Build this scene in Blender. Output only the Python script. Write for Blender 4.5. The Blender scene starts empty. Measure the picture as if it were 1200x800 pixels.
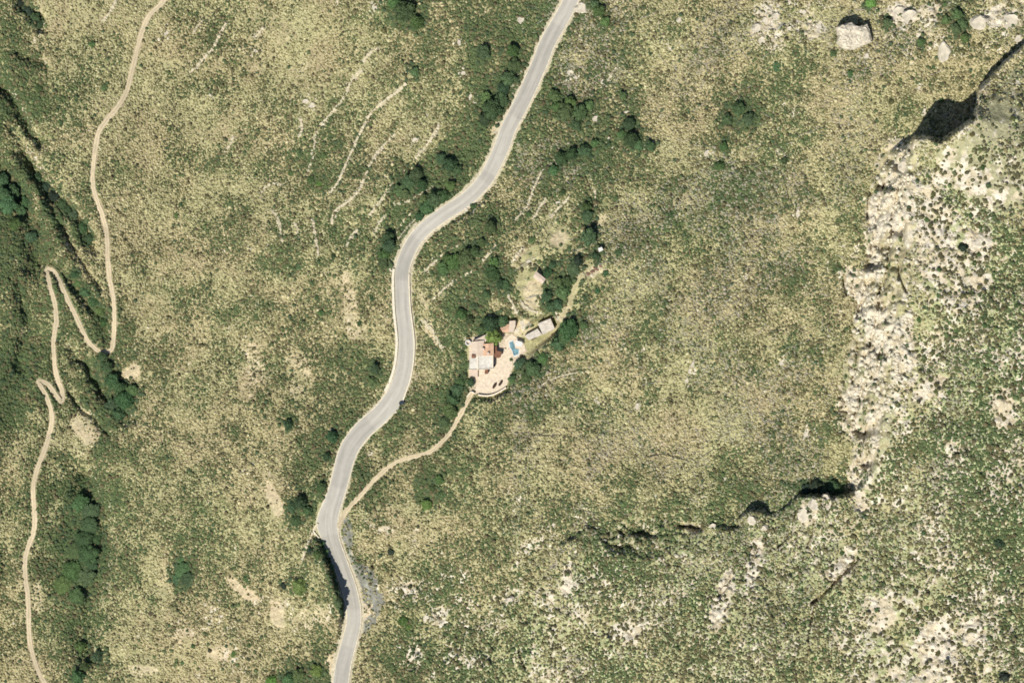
import bpy, math, random
import numpy as np
from math import radians as R

# ------------------------------------------------------------------ camera, light, exposure
S = 0.35          # metres per photo pixel (1200 px wide) at height 0
D = 1500.0        # height of the survey camera
scene = bpy.context.scene
cam = bpy.data.cameras.new('camera'); camo = bpy.data.objects.new('camera', cam)
scene.collection.objects.link(camo); scene.camera = camo
camo.location = (0, 0, D); camo.rotation_euler = (0, 0, 0)
cam.sensor_width = 36; cam.lens = 36 * D / (1200 * S)
cam.clip_start = 10; cam.clip_end = 20000
SUN_AZ, SUN_EL = 213.0, 54.0      # compass bearing the sun stands at, elevation
world = bpy.data.worlds.new('World'); scene.world = world; world.use_nodes = True
nt = world.node_tree; bg = nt.nodes['Background']; bg.inputs['Strength'].default_value = 0.07
sky = nt.nodes.new('ShaderNodeTexSky'); sky.sky_type = 'NISHITA'; sky.sun_disc = False
sky.sun_elevation = R(SUN_EL); sky.sun_rotation = R(SUN_AZ); sky.altitude = 400
sky.air_density = 1.0; sky.dust_density = 0.6; sky.ozone_density = 1.0
nt.links.new(sky.outputs[0], bg.inputs['Color'])
sun = bpy.data.lights.new('sun', 'SUN'); sun.energy = 4.8; sun.angle = R(0.5); sun.color = (1.0, 0.95, 0.86)
suno = bpy.data.objects.new('sun', sun); scene.collection.objects.link(suno)
suno.rotation_euler = (R(90 - SUN_EL), 0, R(180 - SUN_AZ))
suno.location = (-200, -300, 500)
vs = scene.view_settings
vs.view_transform = 'Standard'; vs.look = 'None'; vs.gamma = 1.0; vs.use_curve_mapping = False
vs.exposure = 0.40
scene.cycles.max_bounces = 4; scene.cycles.diffuse_bounces = 2; scene.cycles.glossy_bounces = 2
scene.cycles.transparent_max_bounces = 4
scene.cycles.pixel_filter_type = 'BLACKMAN_HARRIS'; scene.cycles.filter_width = 1.7

rng = np.random.default_rng(7); random.seed(7)
col = scene.collection

# ------------------------------------------------------------------ noise
_tabs = [np.random.default_rng(100 + i).random((512, 512)).astype(np.float32) for i in range(6)]
def vnoise(x, y, seed=0):
    t = _tabs[seed % 6]; x = x + 37.7 * seed; y = y + 91.3 * seed
    ix = np.floor(x); iy = np.floor(y); fx = (x - ix); fy = (y - iy)
    fx = fx * fx * (3 - 2 * fx); fy = fy * fy * (3 - 2 * fy)
    ix = ix.astype(np.int64); iy = iy.astype(np.int64)
    a = t[ix & 511, iy & 511]; b = t[(ix + 1) & 511, iy & 511]
    c = t[ix & 511, (iy + 1) & 511]; d = t[(ix + 1) & 511, (iy + 1) & 511]
    return (a * (1 - fx) + b * fx) * (1 - fy) + (c * (1 - fx) + d * fx) * fy
def fbm(x, y, scale, octv=4, seed=0):
    s = 0; a = 1; n = 0; X = x / scale; Y = y / scale
    for i in range(octv):
        X2 = X * 0.8 - Y * 0.6 + i * 13.1; Y2 = X * 0.6 + Y * 0.8 + i * 7.7
        s = s + a * vnoise(X2, Y2, seed + i); n += a; a *= 0.5; X = X2 * 2.03; Y = Y2 * 2.03
    return s / n            # 0..1, mean .5
def sstep(a, b, x):
    t = np.clip((x - a) / (b - a), 0, 1); return t * t * (3 - 2 * t)
def mixv(a, b, t): return a * (1 - t) + b * t

def catmull(pts, step=3.0):
    P = [np.array(p, float) for p in pts]; P = [2 * P[0] - P[1]] + P + [2 * P[-1] - P[-2]]
    out = []
    for i in range(1, len(P) - 2):
        n = max(2, int(np.linalg.norm(P[i + 1] - P[i]) / step))
        for k in range(n):
            t = k / n
            out.append(0.5 * (2 * P[i] + (P[i + 1] - P[i - 1]) * t + (2 * P[i - 1] - 5 * P[i] + 4 * P[i + 1] - P[i + 2]) * t * t
                              + (3 * P[i] - P[i - 1] - 3 * P[i + 1] + P[i + 2]) * t ** 3))
    out.append(P[-2]); return np.array(out)

def pdist(px, py, pts, cut):
    """distance to a polyline, only resolved below cut; second value runs along it (index + fraction)"""
    d = np.full(px.shape, float(cut), np.float32); par = np.zeros(px.shape, np.float32)
    pts = np.asarray(pts, float); fx = px.ravel(); fy = py.ravel(); fd = d.ravel(); fp = par.ravel()
    lo = pts[:, :2].min(0) - cut; hi = pts[:, :2].max(0) + cut
    idx = np.nonzero((fx > lo[0]) & (fx < hi[0]) & (fy > lo[1]) & (fy < hi[1]))[0]
    X = fx[idx]; Y = fy[idx]; DD = fd[idx]; PP = fp[idx]
    for i in range(len(pts) - 1):
        a = pts[i, :2]; b = pts[i + 1, :2]
        m = np.nonzero((X > min(a[0], b[0]) - cut) & (X < max(a[0], b[0]) + cut) & (Y > min(a[1], b[1]) - cut) & (Y < max(a[1], b[1]) + cut))[0]
        if not len(m): continue
        ab = b - a; L = (ab ** 2).sum() + 1e-9
        t = np.clip(((X[m] - a[0]) * ab[0] + (Y[m] - a[1]) * ab[1]) / L, 0, 1)
        dd = np.hypot(X[m] - a[0] - t * ab[0], Y[m] - a[1] - t * ab[1])
        k = dd < DD[m]; DD[m[k]] = dd[k]; PP[m[k]] = i + t[k]
    fd[idx] = DD; fp[idx] = PP
    return fd.reshape(px.shape), fp.reshape(px.shape)
def inside(px, py, poly):
    c = np.zeros(px.shape, bool); n = len(poly)
    for i in range(n):
        x1, y1 = poly[i]; x2, y2 = poly[(i + 1) % n]
        if y1 == y2: continue
        c ^= ((y1 > py) != (y2 > py)) & (px < (x2 - x1) * (py - y1) / (y2 - y1) + x1)
    return c

# ------------------------------------------------------------------ plan of the place (survey grid, y runs south)
ROAD = catmull([(690,-55),(669,0),(656,25),(642,50),(632,75),(621,100),(608,127),(596,150),(588,172),(577,196),(566,214),(546,234),(520,251),(500,266),(485,283),(475,303),
  (471,320),(471,340),(472,362),(475,388),(476,405),(474,428),(469,448),(460,467),(446,485),(426,503),(412,521),(405,537),(400,556),(395,576),(389,597),(387,612),(389,632),
  (397,655),(404,674),(410,692),(414,712),(414,732),(409,752),(403,775),(399,800),(392,850)], 3)
TRACK = catmull([(205,-40),(192,0),(175,18),(166,38),(159,65),(153,90),(148,107),(138,125),(124,142),(116,154),(112,172),(109,200),(110,222),(119,250),(125,275),(126,300),(128,325),
  (133,350),(134,375),(133,398),(130,410),(118,412),(107,404),(98,390),(88,368),(78,348),(70,330),(63,318),(55,316),(58,332),(64,355),(66,375),(63,398),(64,425),(67,442),(73,460),(72,470),
  (66,464),(56,450),(45,447),(52,460),(58,474),(61,490),(58,508),(51,530),(43,552),(39,572),(40,598),(40,620),(34,638),(29,655),(30,678),(33,705),(34,740),(37,762),(45,786),(56,806),(75,840)], 2.5)
DRIVE = catmull([(394,617),(400,608),(407,597),(418,585),(430,572),(442,559),(456,547),(470,539),(488,534),(507,527),(525,510),(537,490),(546,474),(552,462),(556,454)], 2.5)
LANE = catmull([(612,424),(622,416),(633,407),(645,393),(652,384),(659,371),(666,358),(672,342),(678,328),(690,316)], 2.5)
CREST = [  # x, y, step in metres, width of the face in px
 (12000,-9000,10,5),(1330,-60,10,5),(1250,15,11,4),(1200,55,12,3.5),(1170,84,15,3.5),(1148,106,21,3.5),(1146,125,26,3.5),(1143,140,32,4),(1125,155,33,5),(1103,168,31,5),(1090,165,30,5),(1072,163,30,4),(1069,177,23,12),
 (1064,190,22,34),(1060,215,24,44),(1062,250,23,50),(1062,300,22,48),(1056,335,22,74),(1050,362,22,58),(1050,400,21,56),(1046,440,20,60),(1038,490,18,56),(1032,525,16,46),(1020,560,12,24),
 (1003,582,8,8),(985,583,9,5),(965,583,10,4),(950,584,9,4),(935,582,8,4),(926,596,5,3),(905,606,3,5),(893,602,6,4),(880,600,8,3),(868,610,7,3),(866,622,3,4),(835,618,2.5,6),(818,640,2,50),(760,652,3,80),(715,648,3,60),
 (700,628,2,10),(688,618,2.6,4),(672,630,3,3),(658,640,3,3),(654,662,3,5),(630,690,2,8),(600,705,2,10),(560,740,2,10),(520,790,2,12),(500,900,2,14),(500,12000,2,14),(12000,12000,10,5)]
PAD = [(550,396),(562,391),(592,373),(606,373),(612,392),(628,378),(646,369),(654,386),(634,400),(618,414),(606,430),(600,447),(594,456),(575,466),(556,464),(547,443),(546,410)]
GULLIES = [([(12,-30),(22,5),(35,14),(46,22),(47,34)],3,5),([(20,62),(35,72),(52,76)],2,4),([(-20,60),(5,105),(20,130),(35,155),(48,165)],4,6),
 ([(25,180),(45,208),(62,228),(85,250),(100,272),(108,290)],4.5,7),([(-60,120),(0,200),(20,225),(38,265),(44,310)],4.5,11),([(44,310),(38,400),(15,480),(5,600),(0,830)],2.5,12),([(10,150),(34,185),(60,240),(88,290)],2,4),([(70,262),(92,300),(118,335)],2,4),([(20,330),(30,380),(24,430)],2,5),
 ([(66,312),(92,338),(115,368),(126,392)],3,6),([(84,408),(108,440),(135,475),(150,492)],2.5,6),([(92,425),(112,448),(128,472)],1.5,3),([(76,458),(100,482),(126,512)],2,3),
 ([(100,560),(118,600),(122,640),(110,690),(100,760)],4,11)]
CRACKS = [([(1003,657),(985,675),(968,692),(952,706)],4.5,2.6),([(958,704),(951,725),(947,750)],3,1.8),([(955,608),(951,628),(946,641)],2.5,1.6),([(857,676),(843,698)],2.5,2.6),
 ([(933,598),(930,615),(921,632),(912,640)],2.5,2.0),([(888,640),(880,660)],2,1.8),([(962,586),(955,592)],2,1.5),([(1045,354),(1053,352),(1060,354)],2,2),([(1040,205),(1034,225),(1030,245)],3,1.9),([(1055,215),(1050,238),(1043,262)],3,1.8),([(1028,255),(1024,280),(1020,300)],3,1.9),([(1046,270),(1042,296),(1040,318),(1030,345)],4,2.2),([(1052,300),(1054,325),(1062,342)],3,1.8),([(1015,330),(1012,350),(1004,372)],3,1.9),([(1030,355),(1026,380),(1018,405)],3.5,2.0),([(1006,400),(1004,425),(998,448)],3,1.8),([(1035,400),(1030,425),(1026,445)],3,1.8),([(1012,450),(1008,470),(1000,492)],3,1.9),([(1018,495),(1012,515),(1006,540)],3,1.8),([(992,345),(988,332),(990,322)],2.5,1.7),([(1020,225),(1017,240),(1016,256)],2.5,1.7),([(608,762),(615,782)],2,2)]

# gridded impressions of the ground, one cell 50 px: green cover and bare pale rock
Ggrid = np.array([[int(c) for c in r] for r in (
"412233223545554332223343",
"523234322345544334433333",
"642333333346665335322233",
"642233344355455344433244",
"753233445563344446432344",
"762223444556334443332245",
"762333444355543333432345",
"665233443344553333331345",
"855333445245433333332355",
"757333345464543332333245",
"444333355454333223432455",
"575333355443344334543454",
"475343333344445544344345",
"465353353343345444443345",
"454223233444334444343234",
"343223353555444444433323")], float)
Ggrid[3:12, :2] -= 1.2; Ggrid[8:, 20:] += .6
Rgrid = np.array([[int(c) for c in r] for r in (
"000111111211121223543545",
"000011111111111112322334",
"000000021111121113311123",
"000000011121112123321543",
"000001112111122212224755",
"000111111111111211225774",
"001111112111111222126675",
"000111113212112222117565",
"001222111122111211218746",
"000112211111111211118645",
"011112211112222211217345",
"100112211122222223326456",
"111111222322342223554554",
"111223223334454444545555",
"101233432454554445445665",
"101234312344544445446765")], float)
def gsample(g, px, py):
    X = np.clip(px / 50 - 0.5, 0, 22.999); Y = np.clip(py / 50 - 0.5, 0, 14.999)
    ix = X.astype(int); iy = Y.astype(int); fx = X - ix; fy = Y - iy
    return (g[iy, ix] * (1 - fx) + g[iy, ix + 1] * fx) * (1 - fy) + (g[iy + 1, ix] * (1 - fx) + g[iy + 1, ix + 1] * fx) * fy

# soft patches: (x, y, rx, ry, angle, strength) ; green, pale rock, bare earth
GREEN = [(35,15,16,6,60,5),(95,600,22,45,0,6),(100,650,30,40,10,6),(78,690,22,20,0,4),(140,468,22,16,60,5),(118,440,14,26,-40,4),(60,245,26,9,55,5),(95,275,22,8,55,4),(15,235,30,22,50,5),(15,300,30,30,0,3),(105,350,30,10,55,4),
 (20,400,40,30,0,2),(215,672,14,18,0,5),(350,592,16,10,0,5),(480,215,30,14,-25,6),(510,232,24,10,-40,6),(575,125,16,34,25,6),(600,90,14,24,25,5),(660,128,22,14,0,6),(690,178,34,9,-25,6),(740,155,14,20,0,6),
 (530,470,14,26,25,6),(540,300,22,16,-35,6),(455,290,9,18,10,6),(870,135,30,22,0,4),(560,60,12,8,0,4),(480,20,24,16,0,5),(500,80,14,10,0,3),(360,190,22,14,0,3),(245,95,30,20,20,2.5),(375,215,14,10,0,4),(535,195,14,12,0,4),
 (440,435,12,14,0,4),(375,570,8,12,0,4),(500,570,20,24,0,4),(665,385,14,14,0,5),(625,432,20,14,0,5),(955,572,34,9,0,5),(865,590,34,12,0,2.5),(370,785,18,10,0,4),(345,790,16,10,0,3),(545,260,14,10,0,3),(575,275,12,26,0,3),
 (690,255,7,40,-5,4),(340,490,8,8,0,4),(560,360,14,16,0,4),(985,315,10,5,0,4),(1100,520,40,50,0,1.5),(1190,330,20,60,0,2),(470,770,40,20,0,2),(700,300,8,14,0,3),(1125,30,8,12,0,3),(480,730,14,10,0,3),(850,195,12,12,0,3),
 (780,120,26,40,0,1.2),(900,175,14,30,0,2),(45,650,12,60,0,2.5),(10,650,6,120,0,2),(290,100,30,10,0,1.5),(400,480,24,40,10,2),(470,490,30,30,0,1.5)]
ROCK = [(1050,190,22,34,10,5),(1040,250,24,40,5,6),(1030,280,16,30,0,5),(1000,330,22,14,60,5),(1025,380,22,60,5,5),(1010,430,20,40,0,5),(995,480,14,36,0,6),(1000,560,8,30,0,5),(1148,285,16,14,0,5),(1150,330,14,12,0,5),(1075,265,8,8,0,4),
 (1060,400,10,40,10,4),(1090,455,22,8,-35,5),(1000,40,20,14,0,3),(900,30,18,28,0,4),(1055,18,22,14,0,4),(1030,45,24,12,0,2),(1148,115,8,18,20,4),(1000,75,20,12,0,2),(950,30,16,20,0,3),(970,590,14,9,0,3),(945,600,12,14,0,4),
 (985,665,24,14,-45,4),(1030,720,22,20,0,2),(1100,760,22,26,0,4),(1140,740,14,16,0,4),(480,690,14,10,-10,4),(515,720,10,14,0,4),(485,770,10,16,0,4),(560,775,20,8,0,3),(600,700,20,12,0,2),(885,655,10,30,10,4),(845,700,12,34,15,4),(665,680,6,20,0,4),
 (730,740,22,12,0,3),(620,640,16,10,-30,3),(1010,590,9,14,0,4),(1175,480,16,24,0,3),(1120,530,14,16,0,3),(885,35,10,12,0,3),(810,435,5,10,0,3),(945,505,4,12,0,4),(450,620,10,5,0,5),(535,770,14,10,0,2),(1170,20,20,12,0,3),(1090,15,16,10,0,3),
 (918,425,10,6,0,3),(870,285,4,3,0,2),(980,370,6,8,0,3)]
EARTH = [(285,692,22,7,35,7),(325,720,9,20,-10,6),(215,745,14,9,0,4),(255,765,16,7,0,5),(165,785,18,8,0,5),(350,430,14,24,-30,3),(345,455,10,14,-25,4),(410,350,9,40,-5,4),(418,385,12,14,0,4),(320,585,8,24,-20,5),(195,690,9,36,0,3),(155,437,10,10,0,6),
 (45,700,8,20,0,4),(68,600,22,22,0,2),(100,500,16,22,-20,5),(95,520,14,16,0,3),(365,722,26,14,0,3),(390,775,8,14,0,5),(555,250,8,8,0,2),(500,380,14,6,60,4),(495,350,6,14,-20,4),(508,395,5,14,-30,4),(580,150,10,8,-30,6),(625,345,14,18,0,5),
 (615,330,14,10,0,3),(655,280,14,12,0,4),(610,300,14,16,30,3),(705,260,7,14,0,4),(615,385,16,10,0,4),(660,365,16,8,-60,4),(698,317,12,7,-20,5),(300,425,14,30,-10,3),(290,450,12,20,0,3),(90,10,60,30,0,1.5),(230,110,60,60,0,1),(330,60,60,40,0,1.5),
 (350,680,30,30,0,1.5),(490,620,60,30,20,1.5),(620,520,120,60,0,1),(770,470,80,60,0,1),(800,235,16,10,0,3),(750,235,10,8,0,2),(1150,150,40,20,-30,2),(855,190,20,24,0,2),(560,140,10,16,30,2),(470,395,4,60,0,0),(520,140,20,30,0,1),(390,320,12,30,0,2),(430,260,24,40,0,1.2)]
SLOPE = [(1150,128),(1172,92),(1240,45),(1240,215),(1165,250),(1110,215),(1095,180),(1130,165)]
MEADOW = [(604,330),(612,300),(640,270),(668,248),(690,262),(680,300),(700,300),(712,312),(690,345),(672,375),(655,400),(625,425),(608,425),(614,395),(606,372),(618,366),(602,350)]
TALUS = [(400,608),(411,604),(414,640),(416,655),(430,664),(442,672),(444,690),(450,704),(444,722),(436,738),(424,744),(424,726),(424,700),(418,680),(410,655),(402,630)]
WALLS = [
 ([(443,58),(436,61),(430,66),(426,72)],'short curved dry stone wall above the longest broken wall, west of the road'),
 ([(424,82),(418,88),(412,94),(408,103),(405,112),(395,125),(385,137),(375,147)],'long diagonal dry stone wall ending in a bend, upper middle of the slope'),
 ([(372,153),(369,165),(367,180),(362,198),(360,206)],'dry stone wall running down from the long diagonal wall'),
 ([(476,98),(465,108),(452,117),(440,128),(430,138)],'straight thin dry stone wall, highest of the pair nearest the road'),
 ([(429,142),(424,152),(419,162),(415,172),(408,186),(402,200),(396,214),(388,225)],'long dry stone wall sweeping downhill in the middle of the terraced slope'),
 ([(463,157),(457,163),(448,172),(440,181),(432,196)],'dry stone wall with a thick pale upper end'),
 ([(431,200),(426,212),(420,224),(408,236),(396,244),(390,252),(389,263)],'dry stone wall curling to a hooked pale lower end'),
 ([(515,145),(511,155),(505,163)],'short pale wall above the dark roadside thicket'),
 ([(475,200),(466,210),(455,222),(446,236),(433,252)],'diagonal earth and stone wall west of the round thicket'),
 ([(505,220),(490,230),(478,236),(462,240)],'wall below the largest thicket on the bend'),
 ([(485,248),(477,255),(470,264),(464,273)],'short wall just uphill of the roadside parapet bend'),
 ([(487,257),(478,266),(470,276),(465,282)],'short wall nearest to the road on its inner bend'),
 ([(420,269),(413,274),(410,281),(406,289)],'small hooked wall below the curling wall'),
 ([(367,258),(368,268),(370,280),(373,300)],'straight upright wall alone in dry grass'),
 ([(318,247),(325,254),(328,265),(331,285)],'upright wall below the pale stone arc'),
 ([(305,231),(308,223),(315,217),(323,215),(330,217)],'pale stone arc like a half ring'),
 ([(548,283),(540,287),(530,292),(517,300),(507,309),(498,318)],'upper straight wall east of the road among dark bushes'),
 ([(553,318),(542,324),(530,331),(518,341),(508,350)],'lower straight wall east of the road among dark bushes'),
 ([(582,288),(574,296),(565,306)],'short wall uphill of the two straight walls east of the road'),
 ([(265,27),(258,40),(251,54)],'upper piece of the broken diagonal wall by a dark bush patch'),
 ([(249,57),(240,67),(231,77),(223,84)],'lower piece of the broken diagonal wall by a dark bush patch'),
 ([(136,0),(130,12),(121,25)],'thin wall near the top edge beside the dirt track'),
 ([(236,24),(231,32),(227,38)],'very short wall uphill of the broken diagonal wall'),
 ([(274,160),(269,170),(262,180)],'faint short wall in open dry grass'),
 ([(50,24),(50,32),(44,42),(39,50)],'wall curving along the gully edge'),
 ([(635,200),(625,222),(617,243),(605,256)],'long pale wall uphill of the house garden'),
 ([(697,222),(698,238),(695,250)],'upright wall beside the tall garden hedge of trees'),
 ([(610,353),(615,359),(622,364),(631,366)],'curved retaining wall between cabin and house'),
 ([(595,347),(601,356),(605,366)],'small curved wall beside the terrace bed'),
 ([(632,454),(641,447),(655,441),(672,437),(688,435)],'thin curved wall in grey scrub east of the house'),
 ([(512,150),(505,163),(496,176),(487,186)],'broken wall stepping down through the thicket left of the upper road'),
 ([(722,79),(717,87),(712,95)],'short pale wall near a narrow white boulder right of the upper road'),
 ([(668,230),(656,242),(646,254)],'uppermost short wall across the garden meadow'),([(640,232),(632,244),(626,256)],'short wall left of the garden meadow head'),
 ([(612,291),(606,299),(600,308)],'short wall left of the cabin path stones'),([(346,262),(349,270),(350,279)],'small upright wall between two others in dry grass'),([(452,252),(444,263),(440,272)],'short wall just above the oval roadside clump'),
 ([(372,613),(368,620),(363,632),(358,643),(354,656)],'thin wall running down from the road pull-in'),
 ([(309,32),(303,40),(298,44)],'tiny wall near the upper pale rocks'),
 ([(352,138),(354,152),(351,160)],'short upright wall below the pale rock cluster'),
 ([(496,376),(505,385),(512,397),(519,410)],'crumbling pale wall in the dry ground between road and house'),
 ([(546,433),(545,443),(549,452),(556,461)],'low wall along the west side of the courtyard bushes'),
]
def patches(lst, px, py):
    out = np.zeros(px.shape, np.float32)
    for x, y, rx, ry, a, s in lst:
        c, n = math.cos(R(a)), math.sin(R(a)); r = 2 * max(rx, ry)
        m = (abs(px - x) < r) & (abs(py - y) < r)
        if not m.any(): continue
        X = px[m] - x; Y = py[m] - y; u = (X * c + Y * n) / rx; v = (-X * n + Y * c) / ry
        q = np.sqrt(u * u + v * v)
        out[m] = np.maximum(out[m], s * (1 - sstep(0.65, 1.35, q)))
    return out

# ------------------------------------------------------------------ height
_ry = ROAD[:, 1]; _rx = ROAD[:, 0]; _o = np.argsort(_ry)
_ys = np.arange(-400, 1201, 5.0)
_xr = np.interp(_ys, _ry[_o], _rx[_o], left=690, right=392)
_k = np.exp(-(np.arange(-30, 31) * 5.0 / 45) ** 2 / 2); _k /= _k.sum()
_xs = np.convolve(np.pad(_xr, 30, 'edge'), _k, 'valid')
def base_height(px, py):
    cx = np.clip(px, -500, 1900); cy = np.clip(py, -380, 1180)
    line = 669 - cy * 0.3375
    xs = np.interp(cy, _ys, _xs)
    xl = line + (xs - line) * np.exp(-((cx - line) / 260) ** 2)
    t = (cx - xl) * 0.95 * S
    a = np.abs(t); f = np.sqrt(a * a + 36) - 6
    east = f * 0.34 - np.maximum(f - 150, 0) * 0.14
    west = -(f * 0.38) + np.maximum(f - 118, 0) * 0.55
    h = np.where(t > 0, east, west)
    h = h + 7 * (fbm(cx, cy, 170, 2, 1) - 0.5) + 3.5 * (fbm(cx, cy, 60, 2, 2) - 0.5)
    return h
def cliff(px, py):
    wa = np.where(py < 175, 3.0, 11.0); wx = px + wa * (fbm(px, py, 16, 3, 3) - 0.5) ; wy = py + wa * (fbm(px, py, 16, 3, 4) - 0.5)
    pts = np.array(CREST, float)
    sd = np.full(px.shape, 1e9, np.float32); W = 0; HH = 0; WW = 0
    for i in range(len(pts)):
        a = pts[i]; b = pts[(i + 1) % len(pts)]
        ab = b[:2] - a[:2]; L = (ab ** 2).sum()
        t = np.clip(((wx - a[0]) * ab[0] + (wy - a[1]) * ab[1]) / L, 0, 1)
        d = np.hypot(wx - a[0] - t * ab[0], wy - a[1] - t * ab[1])
        if i < len(pts) - 1 and i > 0:
            w = np.sqrt(L) ** 0.5 / (d + 2.0) ** 3
            W = W + w; HH = HH + w * (a[2] + (b[2] - a[2]) * t); WW = WW + w * (a[3] + (b[3] - a[3]) * t)
        sd = np.minimum(sd, d)
    ins = inside(wx, wy, [(p[0], p[1]) for p in CREST])
    sd = np.where(ins, sd, -sd); return sd, HH / W, WW / W
def height(px, py, full=True):
    px = np.asarray(px, np.float64); py = np.asarray(py, np.float64)
    h = base_height(px, py)
    sd, st, wd = cliff(px, py)
    q = np.clip((sd + wd) / wd, 0, 1); steep = wd > 15
    qn = q * 5 + 1.6 * (fbm(px, py, 11, 3, 1) - .5); ql = (np.floor(qn) + sstep(.55, 1.0, qn - np.floor(qn))) / 5
    prof = np.where(steep, np.clip(.55 * q + .45 * np.clip(ql, 0, 1), 0, 1) * sstep(0, .06, q) * (1 - sstep(.94, 1, q)) + sstep(.94, 1, q), q)
    h = h + st * prof
    face = ((q > 0.02) & (q < 0.999)).astype(float)
    # rough limestone on the west face: ribs and ledges
    rib = np.abs(fbm(px * 1.05 + 0.35 * py, py * .5, 8, 3, 5) - 0.5) * 2 + .5 * fbm(px, py, 3.5, 2, 2)
    h = h - face * steep * (4.2 * rib + 7 * sstep(.52, .75, fbm(px * .55 + 40, py, 17, 2, 4)) * np.minimum(1, 5 * q * (1 - q))) * np.minimum(1, 3 * q * (1 - q) + 0.2)
    # the bank west of the road's lower bend
    bank = catmull([(373,628),(379,642),(386,658),(392,674),(398,692),(401,712),(403,732),(402,748)], 3)
    db, pb = pdist(px, py, bank, 90); tt = pb / (len(bank) - 1)
    xb = np.interp(py, bank[:, 1], bank[:, 0])
    hb = 8.5 * np.maximum(np.sin(np.pi * np.clip(tt, 0, 1)), 0) ** 0.6 + 0.6
    nn = 3 * (fbm(px, py, 7, 2, 2) - 0.5)
    m = (py > 615) & (py < 765)
    west = np.exp(-(np.maximum(xb - px, 0) / 38) ** 2) * sstep(615, 640, py) * (1 - sstep(738, 765, py))
    h = np.where(m & (db < 90), h + hb * west * (1 - sstep(-1.0, 1.6, px - xb + nn)), h)
    gx_ = px + 12 * (fbm(px, py, 18, 3, 2) - .5); gy_ = py + 12 * (fbm(px, py, 18, 3, 5) - .5)
    for g, dep, w in GULLIES:
        w = w * 1.35; d, _ = pdist(gx_, gy_, g, w * 2.6); h = h - 1.15 * dep * np.exp(-(d / w) ** 2) * (d < w * 2.59)
    for g, dep, w in CRACKS:
        d, _ = pdist(px, py, g, w * 3); h = h - dep * (1 - sstep(w * 0.55, w * 1.25, d + 1.2 * (fbm(px, py, 5, 2, 1) - .5)))
    # road bench
    def bench(h, line, hw, soft, zl, cap):
        d, p = pdist(px, py, line, hw + soft)
        z = np.interp(p, np.arange(len(zl)), zl)
        k = 1 - sstep(hw, hw + soft, d)
        return h * (1 - k) + (z + cap) * k
    # keep the limestone rough
    r = np.clip((gsample(Rgrid, px, py) + patches(ROCK, px, py)) / 9, 0, 1)
    h = h + (0.5 + 2.3 * r) * (fbm(px, py, 9, 3, 0) - 0.5) + 1.1 * r * (fbm(px, py, 4, 2, 2) - .5) + (0.5 + 1.8 * r) * (fbm(px, py, 26, 2, 4) - 0.5)
    h = h - 1.1 * sstep(0.45, 0.9, r) * (1 - sstep(0.0, 0.16, np.abs(fbm(px, py, 14, 2, 3) - 0.5)))
    if full:
        h = bench(h, TRACK, 3.6, 4.0, TRACK_Z, -0.12)
        h = bench(h, LANE, 3, 4, LANE_Z, -0.05)
        h = bench(h, ROAD, 12.5, 6, ROAD_Z, -0.25)
        ins = inside(px, py, PAD); dpad, _ = pdist(px, py, PAD + PAD[:1], 8)
        k = np.where(ins, 1.0, 1 - sstep(0.5, 7, dpad)); h = h * (1 - k) + (PAD_Z - 0.12) * k
        h = bench(h, DRIVE, 3.4, 3.5, DRIVE_Z, -0.12)
    return h
def smooth1(a, n):
    k = np.hanning(n + 2)[1:-1]; k /= k.sum(); return np.convolve(np.pad(a, n // 2, 'edge'), k, 'valid')[:len(a)]
def line_z(line, n=15): return smooth1(height(line[:, 0], line[:, 1], False), n)
ROAD_Z = smooth1(base_height(ROAD[:, 0], ROAD[:, 1]), 61)
TRACK_Z = line_z(TRACK, 11); LANE_Z = line_z(LANE, 9)
PAD_Z = float(height(np.array([577.]), np.array([425.]), False)[0])
DRIVE_Z = line_z(DRIVE, 9); _e = np.linspace(0, 1, len(DRIVE_Z))
DRIVE_Z = DRIVE_Z * sstep(0, .12, _e) * (1 - sstep(.8, 1, _e)) + np.interp(0, [0], [float(np.interp(612, ROAD[:, 1], ROAD_Z))]) * (1 - sstep(0, .12, _e)) + PAD_Z * sstep(.8, 1, _e)
_pz = height(LANE[:, 0], LANE[:, 1], False); LANE_Z = _pz * 0 + LANE_Z; LANE_Z[:6] = mixv(PAD_Z, LANE_Z[:6], np.linspace(0, 1, 6))

def W(px, py, z): 
    k = S * (D - z) / D; return ((px - 600) * k, (400 - py) * k, z)

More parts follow.
